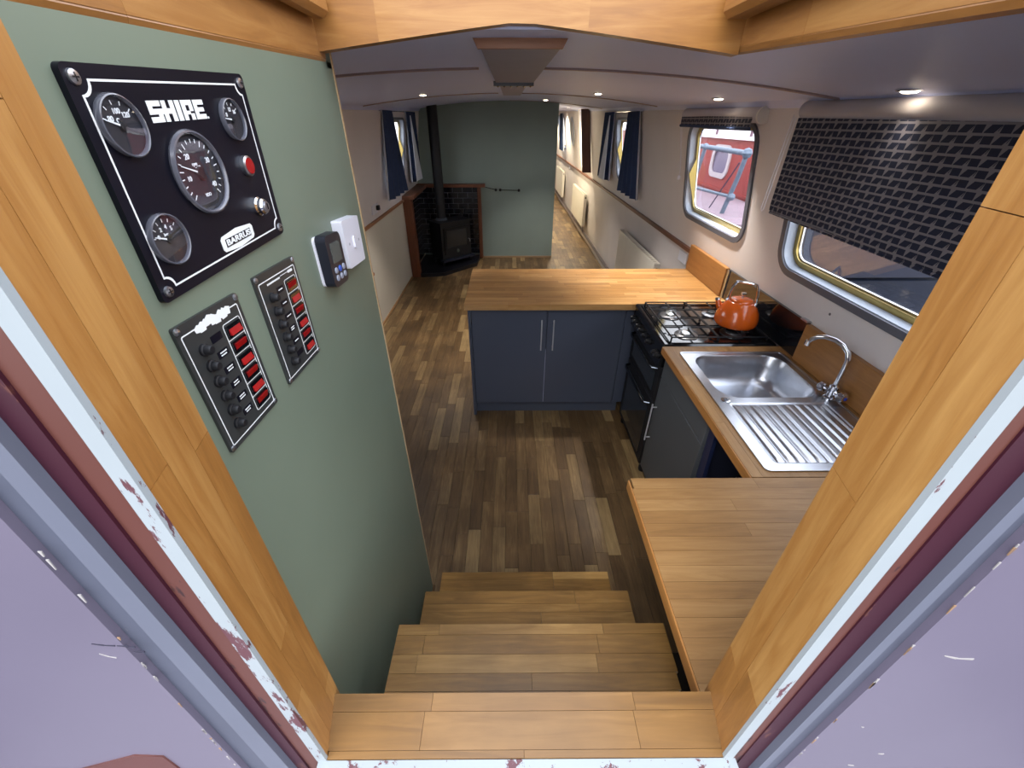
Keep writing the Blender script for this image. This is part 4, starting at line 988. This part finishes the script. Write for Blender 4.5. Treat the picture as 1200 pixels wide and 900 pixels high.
# maker badge
bo_ = (.0, -.0745)
hexl = [(-.044,-.008),(-.040,-.0125),(-.0,-.0165),(.040,-.0125),(.044,-.008),(.044,.008),(.040,.0125),(0,.0165),(-.040,.0125),(-.044,.008)]
BU = .018
bx = lambda L: [(a*.84+BU, b*.72-.0765) for a, b in L]
bg_ = plt('badge', [bx(hexl)], .0008, .006, ink, ip, O1, U1, V1)
plt('badge_field', [bx([(-.035,-.0068),(.035,-.0068),(.035,.0068),(-.035,.0068)])], .0003, .0068, panelm, bg_, O1, U1, V1)
text('badge_lettering', 'BARRUS', .0098, P1(BU, -.0765, .0073), U1, V1, ink, bg_, bold=.0003, sx=1.6)
dial = mat('dial_face', (30,31,38), .6); bez = mat('bezel_black', (86,88,98), .25, coat=.8)
def gauge(u, v, r, label, nums, needle, word):
    c = P1(u, v, .006)
    gg = MB().lathe([(r*.98,0),(r*1.0,.0025),(r*.97,.0055),(r*.93,.006),(r*.89,.0045),(r*.88,.002)], c, (1,0,0), n=48, cap=False).build('gauge', bez, ip, True, 40)
    if label: gg['label'] = label
    MB().lathe([(r*.9,0),(0,.0001)], c+Vector((.0012,0,0)), (1,0,0), n=40, cap=False).build('dial_face', dial, gg)
    tk = MB()
    for a, L, wd in nums['ticks']:
        A = math.radians(a); d = U1*math.cos(A)+V1*math.sin(A); nrm = -U1*math.sin(A)+V1*math.cos(A)
        p0 = c+d*(r*.78)+Vector((.0016,0,0)); p1 = c+d*(r*(.78-L))+Vector((.0016,0,0)); n_ = nrm*wd*.5
        tk.hexa([tuple(q) for q in (p0-n_,p1-n_,p1+n_,p0+n_)]+[tuple(q+Vector((.0003,0,0))) for q in (p0-n_,p1-n_,p1+n_,p0+n_)])
    tk.build('dial_marks', ink, gg)
    for s, a, rr_, sz in nums['text']:
        A = math.radians(a); p = c+U1*math.cos(A)*r*rr_+V1*math.sin(A)*r*rr_+Vector((.0016,0,0))
        text('dial_number', s, sz, p, U1, V1, ink, gg, bold=.0001)
    A = math.radians(needle); d = U1*math.cos(A)+V1*math.sin(A); nrm = (-U1*math.sin(A)+V1*math.cos(A))*.0007
    p0 = c+d*r*.12+Vector((.0025,0,0)); p1 = c+d*r*.72+Vector((.0025,0,0))
    MB().hexa([tuple(q) for q in (p0-nrm*1.3,p1-nrm*.6,p1+nrm*.6,p0+nrm*1.3)]+[tuple(q+Vector((.0005,0,0))) for q in (p0-nrm*1.3,p1-nrm*.6,p1+nrm*.6,p0+nrm*1.3)]).build('needle', ink, gg)
    MB().lathe([(r*.17,0),(r*.15,.002),(0,.0022)], c+Vector((.0016,0,0)), (1,0,0), n=18).build('needle_hub', blkm, gg, True)
    MB().lathe([(r*.9,.0),(r*.5,.0004),(0,.0005)], c+Vector((.0046,0,0)), (1,0,0), n=40, cap=False).build('gauge_glass', gaugeg, gg, True)
T8 = [(a, .13, .0009) for a in (160,130,100,70,40)]
gauge(-.099, .055, .0262, None, {'ticks': T8, 'text': [('80',150,.46,.0062),('100',95,.45,.0062),('120',45,.46,.0062),('C',120,.2,.005)]}, 162, '')
gauge(.083, .052, .0240, 'small round gauge at the top right of the panel', {'ticks': T8, 'text': [('8',150,.48,.006),('12',95,.46,.006),('16',45,.48,.006)]}, 172, '')
gauge(-.100, -.046, .0262, 'small round gauge at the bottom left of the panel', {'ticks': [(a,.13,.0009) for a in (165,140,115,90,65,40)], 'text': [('0',158,.48,.0058),('2',118,.46,.0058),('4',80,.46,.0058),('5',45,.48,.0058),('bar',100,.2,.0045)]}, 160, '')
gauge(-.014, .004, .0440, 'large rev counter in the middle of the panel', {'ticks': [(225-i*13.5,.14 if i % 4 == 0 else .09,.0010) for i in range(21)], 'text': [('10',188,.5,.0070),('20',128,.52,.0078),('30',30,.50,.0078),('40',-38,.52,.0078),('rpm',118,.26,.0052),('x100',100,.14,.0042),('VDO',-88,.52,.0048)]}, 160, '')
c = P1(.084, -.001, .006)
wl = MB().lathe([(.0125,0),(.0125,.005),(.0100,.0065)], c, (1,0,0), n=24, cap=False).build('warning_light', steel, ip, True)
MB().lathe([(.0102,0),(.0095,.0025),(0,.0032)], c+Vector((.0045,0,0)), (1,0,0), n=24).build('red_lens', redp, wl, True)
qq = P1(.084, -.001, .0082)
MB().box(qq.x,qq.x+.0002,qq.y-.004,qq.y+.004,qq.z-.0028,qq.z-.0020).box(qq.x,qq.x+.0002,qq.y-.004,qq.y+.004,qq.z+.0020,qq.z+.0028).box(qq.x,qq.x+.0002,qq.y-.004,qq.y-.0032,qq.z-.0028,qq.z+.0028).box(qq.x,qq.x+.0002,qq.y+.0032,qq.y+.004,qq.z-.0028,qq.z+.0028).build('battery_mark', mat('dark_red', (110,10,16), .4), wl)
c = P1(.083, -.052, .006)
ks = MB().lathe([(.0125,0),(.0125,.004),(.0105,.006),(.0105,.010),(.0085,.0125),(.0,.0127)], c, (1,0,0), n=28).build('key_switch', chrome, ip, True)
MB().lathe([(.0068,0),(.0062,.002),(0,.0022)], c+Vector((.0128,0,0)), (1,0,0), n=18).build('key_barrel', steel, ks, True)
MB().box(c.x+.0152,c.x+.0156,c.y-.0012,c.y+.0012,c.z-.004,c.z+.004).build('key_slot', blkm, ks)

rrl = random.Random(8)
def switch_panel(cy, cz_, hw, hh, label, labels, worn):
    O = Vector((PXW, cy, cz_)); U = Vector((0,1,-.02)); V = Vector((0,.01,1))
    t = thing('switch_panel', (PXW+.004, cy, cz_-hh), label, 'switch panel')
    P = lambda nm, loops, th_, w0, m, par=t: plate(nm, loops, th_, O+Vector((w0,0,0)), U, V, m, par, 0)
    Q = lambda u, v, w: O+U*u+V*v+Vector((w,0,0))
    P('panel_plate', [rrect(-hw,hw,-hh,hh,.003)], .004, 0, panelg)
    P('white_border', [rrect(-hw+.006,hw-.006,-hh+.007,hh-.012,.003), rrect(-hw+.0074,hw-.0074,-hh+.0084,hh-.0134,.002)], .0003, .004, ink)
    x0, x1 = hw*.22, hw*.80; ys = [-hh+.018+(2*hh-.046)*i/6 for i in range(7)]
    P('switch_border', [rrect(x0-.001,x1+.001,ys[0]-.001,ys[6]+.001,.004), rrect(x0,x1,ys[0],ys[6],.003)], .0003, .0041, ink)
    for i in range(1, 6): P('switch_divider', [rrect(x0,x1,ys[i]-.0005,ys[i]+.0005,0)], .0003, .0041, ink)
    for u in (-1, 1):
        for v_ in (-1, 1): MB().lathe([(.0044,0),(.004,.0014),(0,.0022)], Q(u*(hw-.0045), v_*(hh-.005), .004), (1,0,0), n=12).build('screw', steel, t, True)
    for i in range(6):
        ya, yb = ys[i]+.003, ys[i+1]-.003; ym = (ya+yb)/2; xm = (x0+x1)/2; k = (x1-x0)/2-.0055
        h = P('rocker_housing', [rrect(x0+.0015,x1-.0015,ya,yb,.002)], .002, .004, blk)
        on = (i+(0 if worn else 1)) % 2
        za, zb = (.0085,.0055) if on else (.0055,.0085)
        pts = [(xm-k,ya+.003),(xm+k,ya+.003),(xm+k,yb-.003),(xm-k,yb-.003)]
        b0 = [tuple(Q(a, b, .006)) for a, b in pts]; b1_ = [tuple(Q(a, b, z)) for (a, b), z in zip(pts, (za,za,zb,zb))]
        MB().hexa(b0+b1_).build('rocker', redp, h)
        MB().lathe([(.0078,0),(.0078,.003),(.0062,.004),(.0058,.009),(.0045,.011),(0,.0112)], Q(-hw*.52, ym, .004), (1,0,0), n=16).build('breaker_button', blkm, t, True)
        lb = P('circuit_label', [rrect(-hw*.24,hw*.10,ym-.001,ym+.0085,.0005)], .0004, .0042, panelm)
        if labels[i]:
            lm = MB()          # print too small to read in the photo: short broken lines
            for ln in range(labels[i]):
                vv = ym+.0038+(.0018 if labels[i] > 1 else 0)*(1 if ln == 0 else -1); uu = -hw*.07-.0062+rrl.uniform(0,.0015)
                while uu < -hw*.07+.0050:
                    L_ = rrl.uniform(.0012,.0026); a_, b_ = Q(uu, vv-.0008, .0047), Q(uu+L_, vv+.0008, .0051)
                    lm.box(a_.x, b_.x, a_.y, b_.y, min(a_.z,b_.z), max(a_.z,b_.z)); uu += L_+.0007
            lm.build('label_print', ink, lb)
    if worn:
        rr2 = random.Random(4)
        for q in range(9):
            u = -hw*.45+hw*1.05*q/9; v_ = hh-.013+rr2.uniform(-.003,.003)
            P('label_residue', [[(u-.004,v_-.003-rr2.random()*.004),(u+.006,v_-.004-rr2.random()*.003),(u+.007+rr2.random()*.003,v_+.003),(u+.001,v_+.005+rr2.random()*.003),(u-.005,v_+.002)]], .0003, .0044+.00002*q, ink)
    else:
        lm = MB(); uu = -hw*.55
        while uu < hw*.05:
            L_ = rrl.uniform(.002,.004); a_, b_ = Q(uu, hh-.0205, .0040), Q(uu+L_, hh-.0180, .0044); lm.box(a_.x, b_.x, a_.y, b_.y, min(a_.z,b_.z), max(a_.z,b_.z)); uu += L_+.0008
        lm.build('worn_print', ink, t)
        P('gauge_mark', [rrect(hw*.1,hw*.55,hh-.018,hh-.0172,0)], .0003, .0044, ink); P('gauge_mark', [rrect(hw*.5,hw*.75,hh-.020,hh-.016,.001)], .0003, .0044, ink)
    return t
switch_panel(.455, 1.5705, .0600, .0890, 'black switch panel with scraped top label and six red rockers, left of the pair', [2,2,2,2,2,0], True)
switch_panel(.622, 1.5710, .0620, .0900, 'black switch panel with six red rockers, right of the pair nearer the thermostat', [0,1,2,1,1,1], False)
# thermostat and light switch
tt = thing('heating_controller', (PXW+.01, .815, 1.565), 'small black heating controller with screen and buttons beside the white light switch', 'controller')
Oc = Vector((PXW, .812, 1.617)); Uc = Vector((0,1,-.06)); Vc = Vector((0,.0,1))
plate('wall_plate', [rrect(-.040,.041,-.047,.048,.01)], .004, Oc, Uc, Vc, plast, tt, 0)
plate('controller_case', [rrect(-.037,.037,-.050,.050,.013)], .020, Oc+Vector((.004,0,0)), Uc, Vc, mat('controller_black', (26,28,40), .35), tt, 0)
plate('screen', [rrect(-.022,.024,-.004,.034,.003)], .001, Oc+Vector((.024,0,0)), Uc, Vc, mat('lcd_grey', (78,84,82), .2), tt, 0)
for i, (a, b) in enumerate(((-.018,-.018),(.002,-.018),(.021,-.018),(-.018,-.033),(.002,-.033),(.021,-.033))):
    MB().lathe([(.0062,0),(.0055,.002),(0,.0024)], Oc+Uc*a+Vc*b+Vector((.024,0,0)), (1,0,0), n=14).build('button', mat('button_grey', (150,156,172), .4) if i != 1 else mat('button_blue', (50,90,190), .4), tt, True)
ls = thing('light_switch', (PXW+.01, .925, 1.57), 'square white single rocker light switch on the green partition', 'light switch')
Os = Vector((PXW, .926, 1.624)); Us = Vector((0,1,-.06)); Vs = Vector((0,.02,1))
plate('switch_box', [rrect(-.050,.050,-.049,.049,.004)], .022, Os, Us, Vs, plast, ls, 0)
plate('rocker', [rrect(-.006,.006,-.012,.012,.002)], .004, Os+Vector((.022,0,0)), Us, Vs, plast, ls, 0)
for a in (-.03, .03): MB().lathe([(.003,0),(.0028,.0008),(0,.001)], Os+Us*a+Vector((.022,0,0)), (1,0,0), n=10).build('screw', steel, ls, True)
# chips in the partition paint are left to the material

# ================================================================ outside
nb = thing('neighbouring_boat', (3.6, 8, .35), 'red moored boat with white roof seen through the right window', 'boat')
dk = mat('deck_pink_grey', (136,118,128), .7, var=.08); rd = mat('boat_red', (140,50,46), .5, var=.08, scale=3)
MB().box(2.35, 5.2, 4.62, 16, .30, .86).build('hull', mat('hull_dark', (20,24,44), .5), nb)
MB().box(2.33, 5.2, 4.6, 16, .861, .90).build('side_deck', dk, nb)
plate('cabin_side', [rrect(5.9, 16, 0, .72, .06), rrect(6.86, 7.42, .23, .60, .12)], .04, (3.30,0,.90), (0,1,0), (0,0,1), rd, nb, 0)
plate('cabin_window_frame', [rrect(6.82, 7.46, .19, .64, .14), rrect(6.89, 7.39, .26, .57, .10)], .02, (3.28,0,.90), (0,1,0), (0,0,1), mat('boat_white', (180,172,176), .5), nb, 0)
plate('cabin_window_pane', [rrect(6.88, 7.40, .25, .58, .10)], .01, (3.31,0,.90), (0,1,0), (0,0,1), mat('boat_pane', (120,112,134), .2), nb, 0)
MB().box(3.28, 3.30, 5.95, 16, .93, .96).build('rubbing_strip', rd, nb)
MB().box(3.342, 5.2, 5.9, 5.95, .90, 1.60).build('cabin_end', rd, nb)
MB().hexa([(3.26,5.86,1.621),(5.2,5.86,1.70),(5.2,16,1.70),(3.26,16,1.621),(3.30,5.86,1.66),(5.2,5.86,1.80),(5.2,16,1.80),(3.30,16,1.66)]).build('cabin_roof', mat('boat_roof', (184,170,178), .6), nb)
for y in (6.5, 7.6): MB().tube([(3.34,y,1.64),(3.34,y,1.80)], .02, 8).tube([(3.34,y-.06,1.75),(3.34,y+.08,1.76)], .022, 8).build('roof_cleat', mat('cleat_brown', (110,84,96), .5), nb, True)
rl = thing('deck_railing', (2.62, 5.6, .90), 'grey tubular guard rail standing between the window and the red boat', 'railing')
gp = mat('rail_paint', (96,110,128), .5, var=.2, scale=30)
MB().tube([(2.6,5.04,1.55),(2.6,6.3,1.56)], .028, 12).build('top_rail', gp, rl, True)
MB().tube([(2.6,5.25,.9),(2.6,5.10,1.30),(2.6,5.04,1.55)], .026, 12).build('stanchion', gp, rl, True)
MB().tube([(2.6,6.35,.9),(2.6,6.16,1.56)], .024, 12).build('stanchion', gp, rl, True)
MB().tube([(2.6,5.13,1.10),(2.6,6.30,1.06)], .018, 10).build('lower_rail', gp, rl, True)
MB().tube([(2.6,5.15,1.45),(2.6,5.62,.90)], .008, 6).build('wire_stay', mat('stay_dark', (70,60,84), .5), rl, True)
for p, r in (((2.6,5.04,1.55),.055),((2.6,6.16,1.56),.042),((2.6,5.12,1.10),.042)):
    MB().lathe([(.0,-r),(r*.7,-r*.7),(r,0),(r*.7,r*.7),(0,r)], p, n=16, cap=False).build('joint_ball', gp, rl, True)
wtm = mat('canal_water', (16,22,34), .15, var=.2, scale=1.5, bump=.1)
W_ = MB().box(1.62, 60, -30, 60, .10, .28).box(-60, -1.62, -30, 60, .10, .28).box(-1.62, 1.62, -30, -2.2, .10, .28).box(-1.62, 1.62, YE+.4, 60, .10, .28).build('canal_water', wtm)
W_['kind'] = 'stuff'; W_['label'] = 'dark canal water around the boat, seen below the patterned blind'; W_['category'] = 'water'
# own hull outside the lining and the stern deck the photographer stands on
structure(MB().box(1.505, 1.62, -2.2, YE+.4, 0, .98).build('trim_50', mat('hull_paint', (60,62,80), .5)), 'steel hull side on the right outside', 'hull')
structure(MB().box(-1.62, -1.505, -2.2, YE+.4, 0, .98).build('trim_51', mat('hull_paint', (60,62,80), .5)), 'steel hull side on the left outside', 'hull')
structure(MB().box(-1.504, 1.504, -2.2, .155, .20, .30).build('floor_stern_deck', mat('deck_grey', (120,118,124), .7)), 'stern deck outside the doorway', 'deck')
